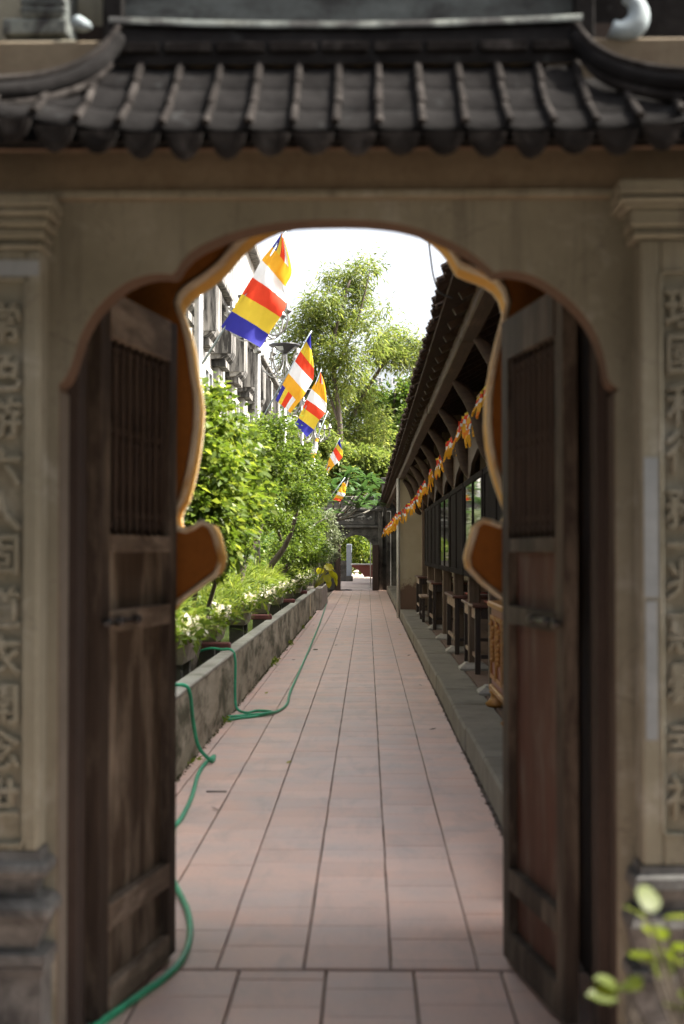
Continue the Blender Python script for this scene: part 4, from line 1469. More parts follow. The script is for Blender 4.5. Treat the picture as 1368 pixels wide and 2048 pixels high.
# dark hedge behind everything
hedge = thing('back_hedge', 'dark dense hedge filling the shade behind the potted plants', 'hedge', (-2.5, 24, 0.3))
cl = [((-2.45 - 0.1 * (k % 2), y, 1.35), (0.5, 1.1, 1.15), 1.3) for k, y in enumerate(np.arange(9.5, 50, 1.8))]
P, O = cloud(cl, 60, 14, 0.10, 0.4)
leaves(P, 0.10, 0.03, hedge, 'foliage', M['leaf_dense'], 0.2, 0.6, 0.9, O)
MB().box(-3.05, -2.95, 6, 52, -0.02, 1.5).build('backing_wall', M['far_stone'], hedge)

# pots with feathery plants and white flowers
pot_lab = ['first', 'second', 'third', 'fourth', 'fifth', 'sixth', 'seventh', 'eighth']
POT_Y = [11.4, 14.0, 17.2, 20.4, 23.6, 26.8, 29.8, 32.6]
POT_X = [-1.48, -1.50, -1.50, -1.48, -1.47, -1.46, -1.45, -1.44]
for i, (x, y) in enumerate(zip(POT_X, POT_Y)):
    p = thing('bonsai_pot', f'grey tapered stone pot, {pot_lab[i]} in the row counted from the gate', 'pot', (x, y, 0.32), 'stone pots along the planter')
    mb = MB()
    for (z0, e0, l0, z1, e1, l1) in ((0.58, 0.10, 0.38, 0.76, 0.135, 0.46), (0.76, 0.15, 0.48, 0.81, 0.15, 0.48)):
        vs = [(x - e0, y - l0, z0), (x + e0, y - l0, z0), (x + e0, y + l0, z0), (x - e0, y + l0, z0), (x - e1, y - l1, z1), (x + e1, y - l1, z1), (x + e1, y + l1, z1), (x - e1, y + l1, z1)]
        mb.add(vs, [(0, 3, 2, 1), (4, 5, 6, 7), (0, 1, 5, 4), (1, 2, 6, 5), (2, 3, 7, 6), (3, 0, 4, 7)])
    mb.build('pot_body', M['pot'], p)
    for s in (-1, 1):
        MB().box(x - 0.08, x + 0.08, y + s * 0.26 - 0.07, y + s * 0.26 + 0.07, 0.30, 0.579).build('pot_foot', M['pot_stand'], p)
    fern = thing('feathery_plant', f'fine feathery light green plant in the {pot_lab[i]} stone pot from the gate', 'plant', (x, y, 0.81), 'feathery plants in the pots')
    hgt = random.uniform(0.26, 0.42)
    for (nb, sy, off, bl, wd_) in ((900, 0.30, random.uniform(-0.25, 0.25), 0.26, 0.0055), (420, 0.22, random.uniform(-0.75, 0.75), 0.20, 0.0055)):
        a_ = rng.normal(0, 1, (nb, 2)) * np.array([0.13, sy])
        ctr = np.stack([x - 0.09 + a_[:, 0], y + off + a_[:, 1], 0.80 + hgt * np.exp(-(a_[:, 0] / 0.22) ** 2 - (a_[:, 1] / 0.5) ** 2) * rng.uniform(0.1, 1.0, nb)], 1)
        leaves(ctr, bl, wd_, fern, 'blades', M['leaf_fern'], -0.5, 0.6, 1.0, None, 0.0)
    n = 520
    ctr = np.stack([rng.normal(x - 0.05, 0.15, n), rng.normal(y, 0.45, n), rng.uniform(0.80, 1.02, n)], 1)
    leaves(ctr, 0.06, 0.015, fern, 'leaflets', M['leaf_bonsai'], 0.0, 0.8, 1.0, None, 0.0)
    # flowers at the front edge of the pot
    fw = thing('white_flower', f'cream white flower cluster at the edge of the {pot_lab[i]} stone pot from the gate', 'flower', (x + 0.14, y - 0.3, 0.8), 'white flowers in the pots')
    n = 150 if i < 3 else 200
    c0 = np.array([x + 0.15, y - (0.42, 0.5, 0.35, 0.2, 0.0, 0.1, 0.2, 0.0)[i], 0.86])
    ctr = c0 + rng.normal(size=(n, 3)) * np.array([0.04, 0.10 if i < 3 else 0.5, 0.032])
    leaves(ctr, 0.055, 0.022, fw, 'petals', M['petal'], -0.3, 0.7, 1.0, None, 0.1)
    n = 160
    ctr = c0 + rng.normal(size=(n, 3)) * np.array([0.07, 0.25, 0.04]) - np.array([0, 0, 0.03])
    leaves(ctr, 0.075, 0.02, fw, 'flower_leaves', M['leaf_bush'], 0.0, 0.6, 1.0, None, 0.1)

# yellow leaved plant
yp = thing('yellow_leaved_plant', 'plant with large round yellow-green leaves in the block trough', 'plant', (-1.3, 37, 0.46))
rows = []
for t in np.linspace(0, 1, 6):
    wv = 0.16 * math.sin(math.pi * min(1, t * 0.9 + 0.08)) ** 0.6
    rows.append([(t * 0.36, -wv, 0.03 - 0.10 * t * t), (t * 0.36, -wv * 0.5, 0.01 - 0.10 * t * t), (t * 0.36, 0, -0.10 * t * t), (t * 0.36, wv * 0.5, 0.01 - 0.10 * t * t), (t * 0.36, wv, 0.03 - 0.10 * t * t)])
yme = MB().grid(rows).mesh('leaf', M['leaf_yellow'], (0, 0, 0))
for (px, py, rzv, ry, rx) in ((650, 1130, -0.4, 0.5, 0.8), (658, 1140, -0.2, 0.9, 0.5), (664, 1145, 0.3, 0.8, -0.4), (652, 1150, -1.0, 0.9, 0.3), (645, 1138, 2.2, 0.4, 0.6), (660, 1132, 0.9, 0.3, 0.9), (655, 1158, -0.6, 1.2, 0.2), (667, 1155, 0.1, 1.0, 0.5)):
    c = at(px, py, 37)
    share('leaf', yme, yp, c, (rx, ry, rzv), (0.62, 0.62, 0.62))
    MB().tube(spline([(-1.35, 37, 0.46), c.lerp(Vector((-1.3, 37, 0.6)), 0.4), c], 4), 0.01, 5).build('stalk', M['leaf_yellow'], yp)

# frangipani before the far gate
fr = thing('frangipani_tree', 'frangipani with long leaf rosettes in front of the far gate', 'tree', (-1.5, 46, 0))
frows = []
for t in np.linspace(0, 1, 6):
    wv = 0.075 * math.sin(math.pi * min(1, t * 0.85 + 0.1)) ** 0.8
    frows.append([(t * 0.5, -wv, 0.03 + 0.10 * t - 0.22 * t * t), (t * 0.5, 0, 0.10 * t - 0.22 * t * t), (t * 0.5, wv, 0.03 + 0.10 * t - 0.22 * t * t)])
fme = MB().grid(frows).mesh('leaf', M['leaf_big'], (0, 0, 0))
ros = [(665, 975, 45.5), (690, 955, 47), (708, 988, 46), (730, 1000, 46.5), (742, 985, 47), (720, 965, 48), (655, 1030, 44), (735, 955, 48), (678, 1000, 46), (752, 1008, 48), (700, 940, 48), (715, 1012, 45.5), (686, 985, 45), (725, 978, 45.5), (750, 965, 48.5), (645, 1005, 44.5)]
root = Vector((-1.6, 46, 0))
fork = at(668, 1040, 46)
trunk(fr, [root, (-1.55, 46, 0.9), fork], 0.09, 0.06, M['bark_pale'])
for (px, py, Y) in ros:
    c = at(px, py + 6, Y)
    trunk(fr, [fork, fork.lerp(c, 0.5) + Vector((0, 0, -0.10)), c], 0.045, 0.022, M['bark_pale'], 'limb', 6)
    nl = 11
    for k in range(nl):
        share('leaf', fme, fr, c + Vector((0, 0, 0.02)), (random.uniform(-0.3, 0.3), random.uniform(-0.95, 0.1), 2 * math.pi * k / nl + random.uniform(-0.2, 0.2)), (random.uniform(0.8, 1.15),) * 3)


# tall trees beyond the far gate
def tree(label, name, Y, clumps, base, limbs, leaf, width, mat, nper, per=16, sub=0.22, grp=None, droop=0.5, shell=0.2, yspread=1.0):
    t = thing(name, label, 'tree', base, grp)
    cl = []
    for px, py, r in clumps:
        s = Y / F
        yy = Y + random.uniform(-1.2, 1.2) * yspread
        cl.append((at(px, py, yy), (r * s, r * s * 1.1, r * s * 0.85), (r / 40) ** 2))
    P, O = cloud(cl, nper, per, sub, shell)
    leaves(P, leaf, width, t, 'crown', M[mat], droop, 0.7, 0.9, O)
    base = Vector(base)
    for i, pts in enumerate(limbs):
        pp = [base if i == 0 else at(*pts[0], Y)] + [at(*q, Y) for q in pts[1 if i else 0:]]
        trunk(t, pp, 0.17 if i == 0 else 0.075, 0.05 if i == 0 else 0.02, M['bark'], 'trunk' if i == 0 else 'limb')
    return t


tree('tall feathery tree with thin drooping leaves rising above the far gate', 'feathery_tree', 62,
     [(742, 532, 18), (715, 550, 30), (690, 575, 34), (655, 548, 14), (650, 600, 34), (628, 620, 26), (610, 645, 34), (720, 600, 22), (690, 635, 36), (645, 660, 40), (600, 690, 30), (735, 648, 22), (765, 618, 14), (752, 690, 22), (620, 735, 40), (670, 705, 36), (700, 735, 36), (655, 780, 45), (610, 800, 38), (590, 760, 25), (575, 650, 18), (575, 720, 22), (570, 800, 22)],
     (-2.7, 62, -0.1), [[(672, 980), (680, 850), (665, 700), (700, 560)], [(680, 850), (640, 740), (605, 650)], [(670, 740), (715, 640), (740, 540)]], 0.27, 0.029, 'leaf_bamboo', 80, shell=0.42)
tree('feathery tree leaning sideways with a long bare limb below the sky', 'leaning_tree', 66,
     [(770, 700, 26), (800, 690, 18), (815, 715, 24), (845, 705, 26), (862, 728, 22), (790, 680, 26), (825, 690, 24), (772, 665, 20), (765, 715, 26), (800, 722, 24), (838, 738, 20), (730, 775, 26), (700, 810, 36), (740, 830, 34), (690, 860, 40), (720, 890, 40), (660, 860, 34), (640, 830, 28), (760, 870, 26)],
     (1.7, 66, -0.1), [[(775, 1000), (690, 900), (712, 820), (762, 735), (800, 700)], [(690, 900), (660, 850), (640, 800)], [(730, 790), (700, 760), (690, 700)]], 0.26, 0.029, 'leaf_bamboo', 78, shell=0.42, yspread=0.6)
tree('dense dark green tree in front of the pale blue tower', 'dense_tree', 75,
     [(756, 808, 26), (800, 806, 22), (819, 768, 17), (815, 795, 24), (795, 830, 34), (770, 860, 36), (815, 850, 30), (760, 830, 30), (790, 880, 36), (830, 830, 24), (738, 790, 20), (780, 915, 34), (750, 900, 30)],
     (1.4, 75, -0.1), [[(780, 1000), (785, 880), (790, 780)], [(785, 880), (760, 820)], [(785, 860), (820, 790)]], 0.26, 0.075, 'leaf_dense', 120, 14, 0.26, droop=0.25)
tree('low yellow-green bushy tree behind the far gate wall', 'bushy_tree', 57.5,
     [(640, 900, 36), (690, 930, 36), (735, 925, 34), (620, 950, 36), (665, 965, 36), (770, 945, 28), (715, 970, 30), (750, 980, 26), (600, 890, 30), (610, 860, 26), (790, 930, 22), (660, 910, 30)],
     (-2.3, 57.5, -0.1), [[(650, 1040), (685, 960), (690, 900)], [(685, 960), (640, 900)], [(685, 960), (740, 920)]], 0.22, 0.055, 'leaf_bamboo', 130, 14, 0.2, droop=0.3, yspread=0.5)
tree('sunlit shrub seen through the far gate opening', 'courtyard_shrub', 78,
     [(690, 1100, 24), (720, 1095, 24), (740, 1085, 20), (705, 1075, 20), (728, 1115, 20), (750, 1105, 20), (675, 1080, 20), (712, 1125, 16), (740, 1128, 14)],
     (0.35, 78, -0.05), [[(748, 1120), (747, 1105), (742, 1090)], [(747, 1110), (722, 1092)]], 0.2, 0.06, 'leaf_bush', 130, 14, 0.2, droop=0.2)
tree('broad tree standing behind the courtyard shrub', 'courtyard_tree', 95,
     [(690, 1060, 36), (730, 1050, 36), (760, 1060, 36), (650, 1060, 36), (700, 1100, 34), (670, 1110, 34), (745, 1105, 34), (720, 1085, 34), (610, 1020, 40), (800, 1010, 40)],
     (-2.4, 95, -0.05), [[(660, 1120), (665, 1080), (690, 1040)], [(665, 1090), (640, 1060)]], 0.3, 0.09, 'leaf_dense', 110, 14, 0.3, droop=0.2)

# small shrub right before the gate
sh = thing('lime_shrub', 'small blurred lime green shrub right before the gate pilaster', 'shrub', (0.62, 2.6, -0.05))
nrows = []
for t in np.linspace(0, 1, 5):
    wv = 0.022 * math.sin(math.pi * min(1, t * 0.88 + 0.1)) ** 0.7
    nrows.append([(t * 0.06, -wv, 0.003 - 0.012 * t * t), (t * 0.06, 0, -0.012 * t * t), (t * 0.06, wv, 0.003 - 0.012 * t * t)])
nme = MB().grid(nrows).mesh('leaf', M['leaf_near'], (0, 0, 0))
root = Vector((0.60, 2.6, -0.05))
for (px, py) in ((1295, 1822), (1330, 1838), (1322, 1880), (1318, 1920), (1336, 1960), (1250, 1965), (1232, 1995), (1348, 1900), (1362, 1930), (1300, 1925), (1340, 2010), (1358, 1985), (1285, 1835), (1240, 1980)):
    c = at(px, py, 2.6 + random.uniform(-0.15, 0.1))
    share('leaf', nme, sh, c, (random.uniform(-0.6, 0.6), random.uniform(-0.9, -0.1), random.uniform(0, 6.28)), (random.uniform(0.75, 1.05),) * 3)
    MB().tube(spline([root, root.lerp(c, 0.5) + Vector((0.03, 0.02, 0.1)), c], 4), 0.003, 5).build('stem', M['bark'], sh)

# ------------------------------------------------------------------ lamp posts and big flags
def lamp(x, y, ztop):
    t = thing('lamp_post', 'x', 'lamp post', (x, y, 0.3), 'scrolled steel lamp posts')
    return t


def build_lamp():
    t = thing('lamp_post', 'tall steel lamp post with scrolled arms standing nearest the vase rim', 'lamp post', (0, 0, 0), 'scrolled steel lamp posts')
    MB().tube([(0, 0, 0.3), (0, 0, 5.2)], 0.050, 12).build('pole', M['steel'], t)
    mb = MB()
    for k in range(4):
        an = k * math.pi / 2
        mb.tube([(0.03 * math.cos(an), 0.03 * math.sin(an), 5.21), (0.03 * math.cos(an), 0.03 * math.sin(an), 6.0)], 0.014, 6)
    mb.lathe((0, 0), [(0.06, 5.205), (0.08, 5.24), (0.05, 5.30)], 12)
    mb.build('upper_shaft', M['steel'], t)
    MB().lathe((0, 0), [(0.05, 5.98), (0.10, 6.02), (0.36, 6.16), (0.37, 6.19), (0.05, 6.24)], 8).build('dish', M['dark_metal'], t)
    mb = MB()
    for k in range(8):
        an = (k + 0.5) * math.pi / 4
        ca, sa = math.cos(an), math.sin(an)
        a0, a1 = Vector((0.16 * ca, 0.16 * sa, 6.052)), Vector((0.31 * ca, 0.31 * sa, 6.128))
        sd = Vector((-sa, ca, 0))
        if k % 2 == 0:
            dn = Vector((0, 0, -0.012))
            mb.add([a0 - sd * 0.05 + dn, a1 - sd * 0.10 + dn, a1 + sd * 0.10 + dn, a0 + sd * 0.05 + dn], [(0, 1, 2, 3)])
    mb.build('lamp_panel', M['solar'], t)
    for k in range(6):
        an = k * math.pi / 3 + 0.35
        ca, sa = math.cos(an), math.sin(an)
        pr = [(0.04, 5.98), (0.07, 5.75), (0.20, 5.55), (0.36, 5.50), (0.50, 5.60), (0.56, 5.78), (0.55, 5.88)]
        a = MB().tube(spline([(r * ca, r * sa, z) for r, z in pr], 4), 0.018, 8).build('scroll_arm', M['steel'], t)
        pr2 = [(0.05, 5.35), (0.16, 5.42), (0.30, 5.44), (0.40, 5.52), (0.40, 5.64), (0.32, 5.68), (0.27, 5.60)]
        MB().tube(spline([(r * ca, r * sa, z) for r, z in pr2], 4), 0.012, 6).build('lower_scroll', M['steel'], t)
        MB().lathe((0.55 * ca, 0.55 * sa), [(0.025, 5.86), (0.075, 5.90), (0.08, 5.93), (0.045, 5.95), (0.045, 6.03), (0.02, 6.05)], 10).build('lamp_cup', M['steel'], a)
    return t


lp0 = build_lamp()
lamp_lab = ['tall steel lamp post with scrolled arms nearest the vase rim', 'steel lamp post behind the largest flag', 'steel lamp post with dark dish lamp and clearly seen scrolled arms', 'steel lamp post behind the third flag', 'farthest steel lamp post, scrolls against the trees']
LAMPS = [(397, 16.6, 0.0), (515, 25.5, -0.35), (569, 34.0, 0.0), (604, 42.8, -0.1), (628, 51.0, -0.25)]
for i, (px, Y, dz_) in enumerate(LAMPS):
    x = at(px, 900, Y).x
    o = lp0 if i == 0 else copy_tree(lp0)
    o.location = (x, Y, dz_)
    o.rotation_euler.z = 0.4 * i
    tag(o, lamp_lab[i])


def big_flag(label, foot, tip, Y, near, far, order, seed):
    """pole from foot to tip; the cloth hangs along the pole: near = its pixel edge along the pole, far = its free edge"""
    a, b2 = at(*foot, Y), at(*tip, Y)
    t = thing('buddhist_flag', label, 'flag', a, 'striped flags on slanted poles')
    MB().tube([a, b2], 0.014, 8).build('pole', M['flagpole'], t)
    rn = random.Random(seed)
    nu, nvv = 36, 16
    ed = []
    for e in (near, far):
        pts = [at(px, py, Y) for px, py in e]
        f = spline(pts, 12)
        ed.append([f[int(round(i / nu * (len(f) - 1)))] for i in range(nu + 1)])
    rows, mats = [], []
    ph = rn.uniform(0, 6)
    for i in range(nu + 1):
        u = i / nu
        row = []
        for j in range(nvv + 1):
            v = j / nvv
            p = ed[0][i].lerp(ed[1][i], v)
            wave = 0.08 * v * math.sin(ph + 5.0 * v + 3.0 * u) + 0.035 * math.sin(ph * 2 + 13 * u + 3.5 * v) * (0.3 + v) + 0.010 * math.sin(24 * v + 7 * u)
            row.append(p + Vector((0.010 * math.sin(15 * u + ph) * v, -0.02 + wave, 0.008 * math.sin(11 * u + ph) * v)))
        rows.append(row)
    names = ['blue', 'yellow', 'red', 'white', 'orange']
    for i in range(nu):
        u = (i + 0.5) / nu
        r = []
        for j in range(nvv):
            v = (j + 0.5) / nvv
            c = order[min(int(u * len(order)), len(order) - 1)]
            if c == 'mix':
                c = names[min(4, int(v * 5))]
            r.append(names.index(c))
        mats.append(r)
    MB().grid(rows, mats=mats).build('cloth', fl_mats, t)
    return t


FO = ['blue', 'yellow', 'red', 'white', 'orange', 'mix']
RO = ['mix', 'orange', 'white', 'red', 'yellow', 'blue']
big_flag('largest striped flag, blue end down, under the arch top', (404, 728), (572, 462), 16.5,
         [(442, 654), (464, 623), (484, 588), (505, 555), (524, 521), (545, 494), (564, 466)], [(519, 697), (538, 667), (560, 633), (571, 604), (572, 572), (582, 541), (568, 474)], FO, 3)
big_flag('second striped flag, blue tip up, in front of the dish lamp', (520, 845), (623, 662), 25.4,
         [(551, 800), (565, 770), (577, 747), (590, 723), (601, 703), (613, 683), (622, 664)], [(582, 826), (597, 805), (611, 786), (627, 763), (627, 737), (624, 702), (623, 668)], RO, 5)
big_flag('third striped flag, blue end down, in front of the trees', (585, 880), (643, 738), 33.9,
         [(590, 848), (597, 836), (606, 815), (613, 799), (623, 778), (632, 762), (641, 742)], [(613, 875), (628, 859), (639, 839), (650, 825), (654, 806), (649, 770), (642, 745)], FO, 8)
big_flag('narrow half furled flag below the farthest lamp scrolls', (611, 930), (656, 822), 42.7,
         [(617, 914), (620, 906), (623, 898), (627, 889), (630, 882), (633, 876)], [(631, 917), (633, 908), (635, 900), (636, 892), (636, 886), (637, 878)], ['orange', 'white', 'white', 'white', 'orange'], 2)
big_flag('small distant striped flag with blue tip up', (644, 950), (680, 876), 51.5,
         [(650, 936), (655, 925), (660, 914), (666, 903), (671, 894), (675, 887), (679, 878)], [(657, 946), (662, 938), (669, 930), (677, 924), (685, 914), (684, 899), (680, 880)], RO, 9)
big_flag('crumpled orange flag tangled in the frangipani leaves', (650, 1010), (690, 955), 44.0,
         [(666, 1000), (671, 992), (676, 983), (681, 974), (686, 965)], [(680, 1003), (686, 996), (690, 988), (692, 978), (690, 966)], ['red', 'orange', 'white', 'orange', 'yellow', 'orange'], 4)

# ------------------------------------------------------------------ hoses
def hose(label, pts, r):
    o = MB().tube(spline(pts, 8), r, 10).build('garden_hose', M['hose'])
    return tag(o, label, 'hose', 'green garden hoses')


zr = 0.013
hose('green garden hose draped over the planter wall, running beyond the gate',
     [(-1.75, 13.3, 0.42), (-1.45, 13.2, 0.55), (-1.30, 13.15, 0.552), (-1.205, 13.12, 0.547), (-1.172, 13.1, 0.45), (-1.168, 13.05, 0.2), (-1.150, 13.0, 0.05), (-1.06, 12.95, zr), atz(515, 1421, zr), atz(545, 1424, zr), atz(520, 1431, zr), atz(480, 1436, zr), atz(456, 1439, zr), atz(454, 1434, zr), atz(485, 1431, zr), atz(530, 1427, 0.03), atz(556, 1422, zr), atz(574, 1408, zr), atz(580, 1385, zr), atz(592, 1358, zr), atz(608, 1322, zr), atz(624, 1285, zr), atz(640, 1245, zr), atz(650, 1216, zr), atz(655, 1200, zr)], 0.012)
hose('green garden hose draped over the planter wall, trailing out past the door',
     [(-1.75, 9.6, 0.42), (-1.45, 9.62, 0.545), (-1.31, 9.65, 0.552), (-1.205, 9.72, 0.547), (-1.170, 9.76, 0.48), (-1.162, 9.85, 0.3), (-1.13, 9.9, 0.12), (-1.05, 9.95, 0.02), atz(428, 1512, zr), atz(410, 1527, zr), atz(396, 1550, zr), atz(384, 1592, zr), atz(365, 1632, zr), atz(345, 1660, zr), atz(338, 1700, zr), atz(342, 1748, zr), atz(357, 1782, zr), atz(375, 1822, zr), atz(380, 1868, zr), atz(366, 1915, zr), atz(335, 1950, zr), atz(282, 1988, zr), atz(200, 2046, zr), atz(110, 2110, zr)], 0.0125)

# a few drain slots and leaves on the path
for (px, py, lab) in ((433, 1583, 'short dark drain slot in a pale tile by the hose'),):
    c = atz(px, py, 0.003)
    tag(MB().box(c.x - 0.06, c.x + 0.06, c.y - 0.02, c.y + 0.02, 0.0015, 0.005).build('drain_slot', M['mortar']), lab, 'drain')
fall = [(632, 1300, 'tiny brown fallen leaf lying on the path below the hose'), (572, 1301, 'brown fallen leaf lying by the planter foot')]
for (px, py, lab) in fall:
    c = atz(px, py, 0.006)
    mb = MB().grid([[(c.x - 0.05, c.y, 0.006), (c.x - 0.03, c.y + 0.02, 0.02)], [(c.x + 0.02, c.y - 0.03, 0.006), (c.x + 0.03, c.y + 0.02, 0.02)]])
    tag(mb.build('fallen_leaf', M['bark']), lab, 'leaf', 'fallen leaves on the path')

for k in range(16):
    y_ = 7.0 + k * 1.5 + random.uniform(-0.5, 0.5)
    x_ = random.choice((random.uniform(-1.14, -0.8), random.uniform(-1.14, -0.3), random.uniform(0.5, 0.66)))
    an = random.uniform(0, 6.28)
    d_, n_ = Vector((math.cos(an), math.sin(an), 0)) * 0.035, Vector((-math.sin(an), math.cos(an), 0)) * 0.014
    c = Vector((x_, y_, 0.004))
    mb = MB().add([c - d_, c + n_ + Vector((0, 0, 0.009)), c + d_ + Vector((0, 0, 0.012)), c - n_ + Vector((0, 0, 0.003))], [(0, 1, 2, 3)])
    tag(mb.build('fallen_leaf', M[random.choice(('bark', 'leaf_yellow', 'hall_floor'))]), 'small dry fallen leaf lying on the pink tiled path', 'leaf', 'small fallen leaves on the path')

P = []
for y_, n_ in ((18.6, 60), (18.9, 40), (12.2, 16), (22.5, 30), (27.0, 30), (9.9, 14), (30.5, 30)):
    P.append(np.array([-1.185, y_, 0.02]) + rng.normal(size=(n_, 3)) * np.array([0.012, 0.16, 0.012]))
wd_ = leaves(np.concatenate(P), 0.06, 0.012, None, 'weeds', M['leaf_fern'], -0.5, 0.7, 1.0)
# gritty moss line where the wall meets the path
P = np.stack([rng.normal(-1.187, 0.006, 2600), rng.uniform(7, 34, 2600), rng.uniform(0.0, 0.012, 2600)], 1)
leaves(P, 0.02, 0.006, None, 'moss', M['moss'], -0.2, 0.6, 1.0)
P = np.stack([rng.normal(0.683, 0.006, 2200), rng.uniform(6, 50, 2200), rng.uniform(0.0, 0.012, 2200)], 1)
leaves(P, 0.02, 0.006, None, 'dirt', M['bark'], -0.2, 0.6, 1.0)

# ------------------------------------------------------------------ the weathered building behind the plants
FX = -3.4
bd = thing('weathered_building', 'tall streaked white building with blackened cornice and box consoles', 'building', (-6, 34, 0))
MB().box(-9, FX, 14, 53, 0, 6.75).build('wall', M['facade'], bd)
MB().box(-9, FX - 0.15, 14, 52.9, 6.95, 10.3).build('parapet', M['facade'], bd)
MB().box(-9, FX + 0.10, 13.9, 53.1, 10.3, 10.55, 0, 0.03).build('parapet_cap', M['cornice'], bd)
mb = MB()
mb.box(-9, FX + 0.30, 13.9, 53.1, 6.75, 6.90, 0, 0.02)
mb.box(-9, FX + 0.45, 13.85, 53.15, 6.90, 7.04, 0, 0.02)
mb.build('cornice', M['cornice'], bd)
cons_v = []
con = MB()
prof = [(0, 1.12), (0.42, 1.12), (0.42, 0.25), (0.36, 0.12), (0.24, 0.03), (0, 0.0)]
fr_ = [(FX + a, 0, 5.58 + b2) for a, b2 in prof]
con.add([(x, -0.75, z) for x, _, z in fr_] + [(x, 0.75, z) for x, _, z in fr_], [tuple(range(6)), tuple(reversed(range(6, 12)))] + [(i, i + 6, (i + 1) % 6 + 6, (i + 1) % 6) for i in range(6)])
con.box(FX, FX + 0.46, -0.80, -0.70, 5.70, 6.62)
con.box(FX, FX + 0.30, -0.55, 0.55, 5.46, 5.60)
cme = con.mesh('console', M['console'], (0, 0, 0))
pil = MB().box(FX - 0.01, FX + 0.14, -0.28, 0.28, 0, 5.46, 0, 0.01).mesh('pilaster', M['facade_clean'], (0, 0, 0))
wf = MB()
for (y0, y1, z0, z1) in ((-0.75, -0.66, 2.9, 5.3), (0.66, 0.75, 2.9, 5.3), (-0.66, 0.66, 5.18, 5.3), (-0.66, 0.66, 2.9, 3.0), (-0.03, 0.03, 3.0, 5.18)):
    wf.box(FX + 0.002, FX + 0.07, y0, y1, z0, z1, 0, 0.006)
wme = wf.mesh('window', M['facade_clean'], (0, 0, 0))
pme = MB().box(FX + 0.003, FX + 0.015, -0.66, 0.66, 3.0, 5.18).mesh('pane', M['pane'], (0, 0, 0))
y = 19.4
while y < 52:
    share('console', cme, bd, (0, y, 0))
    share('pilaster', pil, bd, (0, y, 0))
    if y + 1.65 < 52:
        wn_ = share('window', wme, bd, (0, y + 1.65, 0))
        share('pane', pme, wn_, (0, y + 1.65, 0))
    y += 3.3
MB().box(FX - 0.05, FX + 0.25, 52.3, 53.05, 0, 6.74, 0, 0.01).build('corner_pier', M['facade'], bd)
MB().box(FX - 0.14, FX + 0.16, 47.6, 48.1, 7.05, 7.45, 0, 0.02).build('small_ledge_box', M['cornice'], bd)

# ------------------------------------------------------------------ the far gate
fg = thing('far_gate', 'lichened grey stone gate with arched opening at the path end', 'gate', (-0.4, 53, 0))
FY = 52.9
fa = [XZ(px, py, FY) for px, py in ((680, 1181), (680, 1092), (683, 1086), (688, 1080), (695, 1075), (704, 1071), (713, 1070), (722, 1071), (731, 1075), (738, 1081), (743, 1087), (745, 1093), (745, 1181))]
mb = MB()
zt = at(700, 1055, FY).z
fa[0] = (fa[0][0], -0.02)
fa[-1] = (fa[-1][0], -0.02)
wall_with_hole(mb, fa, -5.2, 1.6, zt + 0.9, FY, FY + 0.9, 0, [(1.0, 0)])
mb.build('wall', M['far_stone'], fg)
z = lambda py: at(700, py, FY).z
X = lambda px: at(px, 1100, FY).x
MB().box(X(640), X(757), FY - 0.12, FY, z(1056), z(1051), 0, 0.02).build('lower_cornice', M['far_stone'], fg)
MB().box(X(640), X(768), FY - 0.16, FY, z(1022), z(1016), 0, 0.02).build('upper_cornice', M['far_stone'], fg)
pn = MB()
for (a, b2, c, d) in ((677, 750, 1024, 1026), (677, 750, 1047, 1049), (677, 679, 1026, 1047), (748, 750, 1026, 1047)):
    pn.box(X(a), X(b2), FY - 0.05, FY, z(d), z(c))
pn = pn.build('name_panel_frame', M['far_stone'], fg)
mb = MB()
for px, py, r in ((693, 1040, 4), (698, 1040, 3), (704, 1040, 3), (716, 1033, 4), (722, 1036, 6), (738, 1036, 3), (741, 1035, 3), (728, 1032, 3)):
    c = at(px, py, FY)
    for k in range(4):
        an = random.uniform(0, 6.28)
        q = c + Vector((math.cos(an), 0, math.sin(an))) * r * 0.5 * FY / F
        mb.box(q.x - 0.025, q.x + 0.025, FY - 0.03, FY, q.z - 0.02, q.z + 0.02)
mb.build('worn_relief', M['far_relief'], pn)
MB().box(X(757), X(766), FY - 0.14, FY, z(1180), z(1022), 0, 0.02).build('pilaster', M['far_stone'], fg)
MB().box(X(658), X(671), FY - 0.14, FY, z(1180), z(1056), 0, 0.02).build('pilaster', M['far_stone'], fg)
MB().box(X(773), X(782), FY - 0.14, FY, z(1180), z(1022), 0, 0.02).build('pilaster', M['far_stone'], fg)
MB().box(X(764), X(800), FY + 0.02, FY + 0.7, zt + 0.9, z(968), 0, 0.03).build('upper_pillar', M['far_stone'], fg)
MB().box(X(761), X(803), FY - 0.03, FY + 0.75, z(968), z(955), 0, 0.03).build('pillar_cap', M['far_stone'], fg)
MB().box(X(762), X(802), FY - 0.02, FY + 0.74, z(1010), z(1003), 0, 0.02).build('pillar_band', M['far_stone'], fg)
MB().box(X(560), X(764), FY + 0.1, FY + 0.8, zt + 0.9, z(992), 0, 0.03).build('parapet', M['far_stone'], fg)
for (a, b2, s) in ((672, 681.5, 1), (744.5, 757, -1)):
    d = MB().box(X(a), X(b2), FY - 0.75, FY - 0.01, 0.01, z(1090), 0, 0.008).build('door', M['far_door'], fg)
    mb = MB()
    xx = X(681.5) + 0.006 if s == 1 else X(744.5) - 0.006
    for k in range(7):
        mb.lathe((xx, FY - 0.6), [(0.0, 0.25 + k * 0.22), (0.02, 0.26 + k * 0.22), (0.0, 0.28 + k * 0.22)], 6)
    mb.build('door_stud', M['steel'], d)
lampc = at(711, 1019, FY - 0.25)
fl = thing('round_floodlight', 'small white round floodlight on the cornice of the far gate', 'light', (lampc.x, FY - 0.2, lampc.z - 0.06))
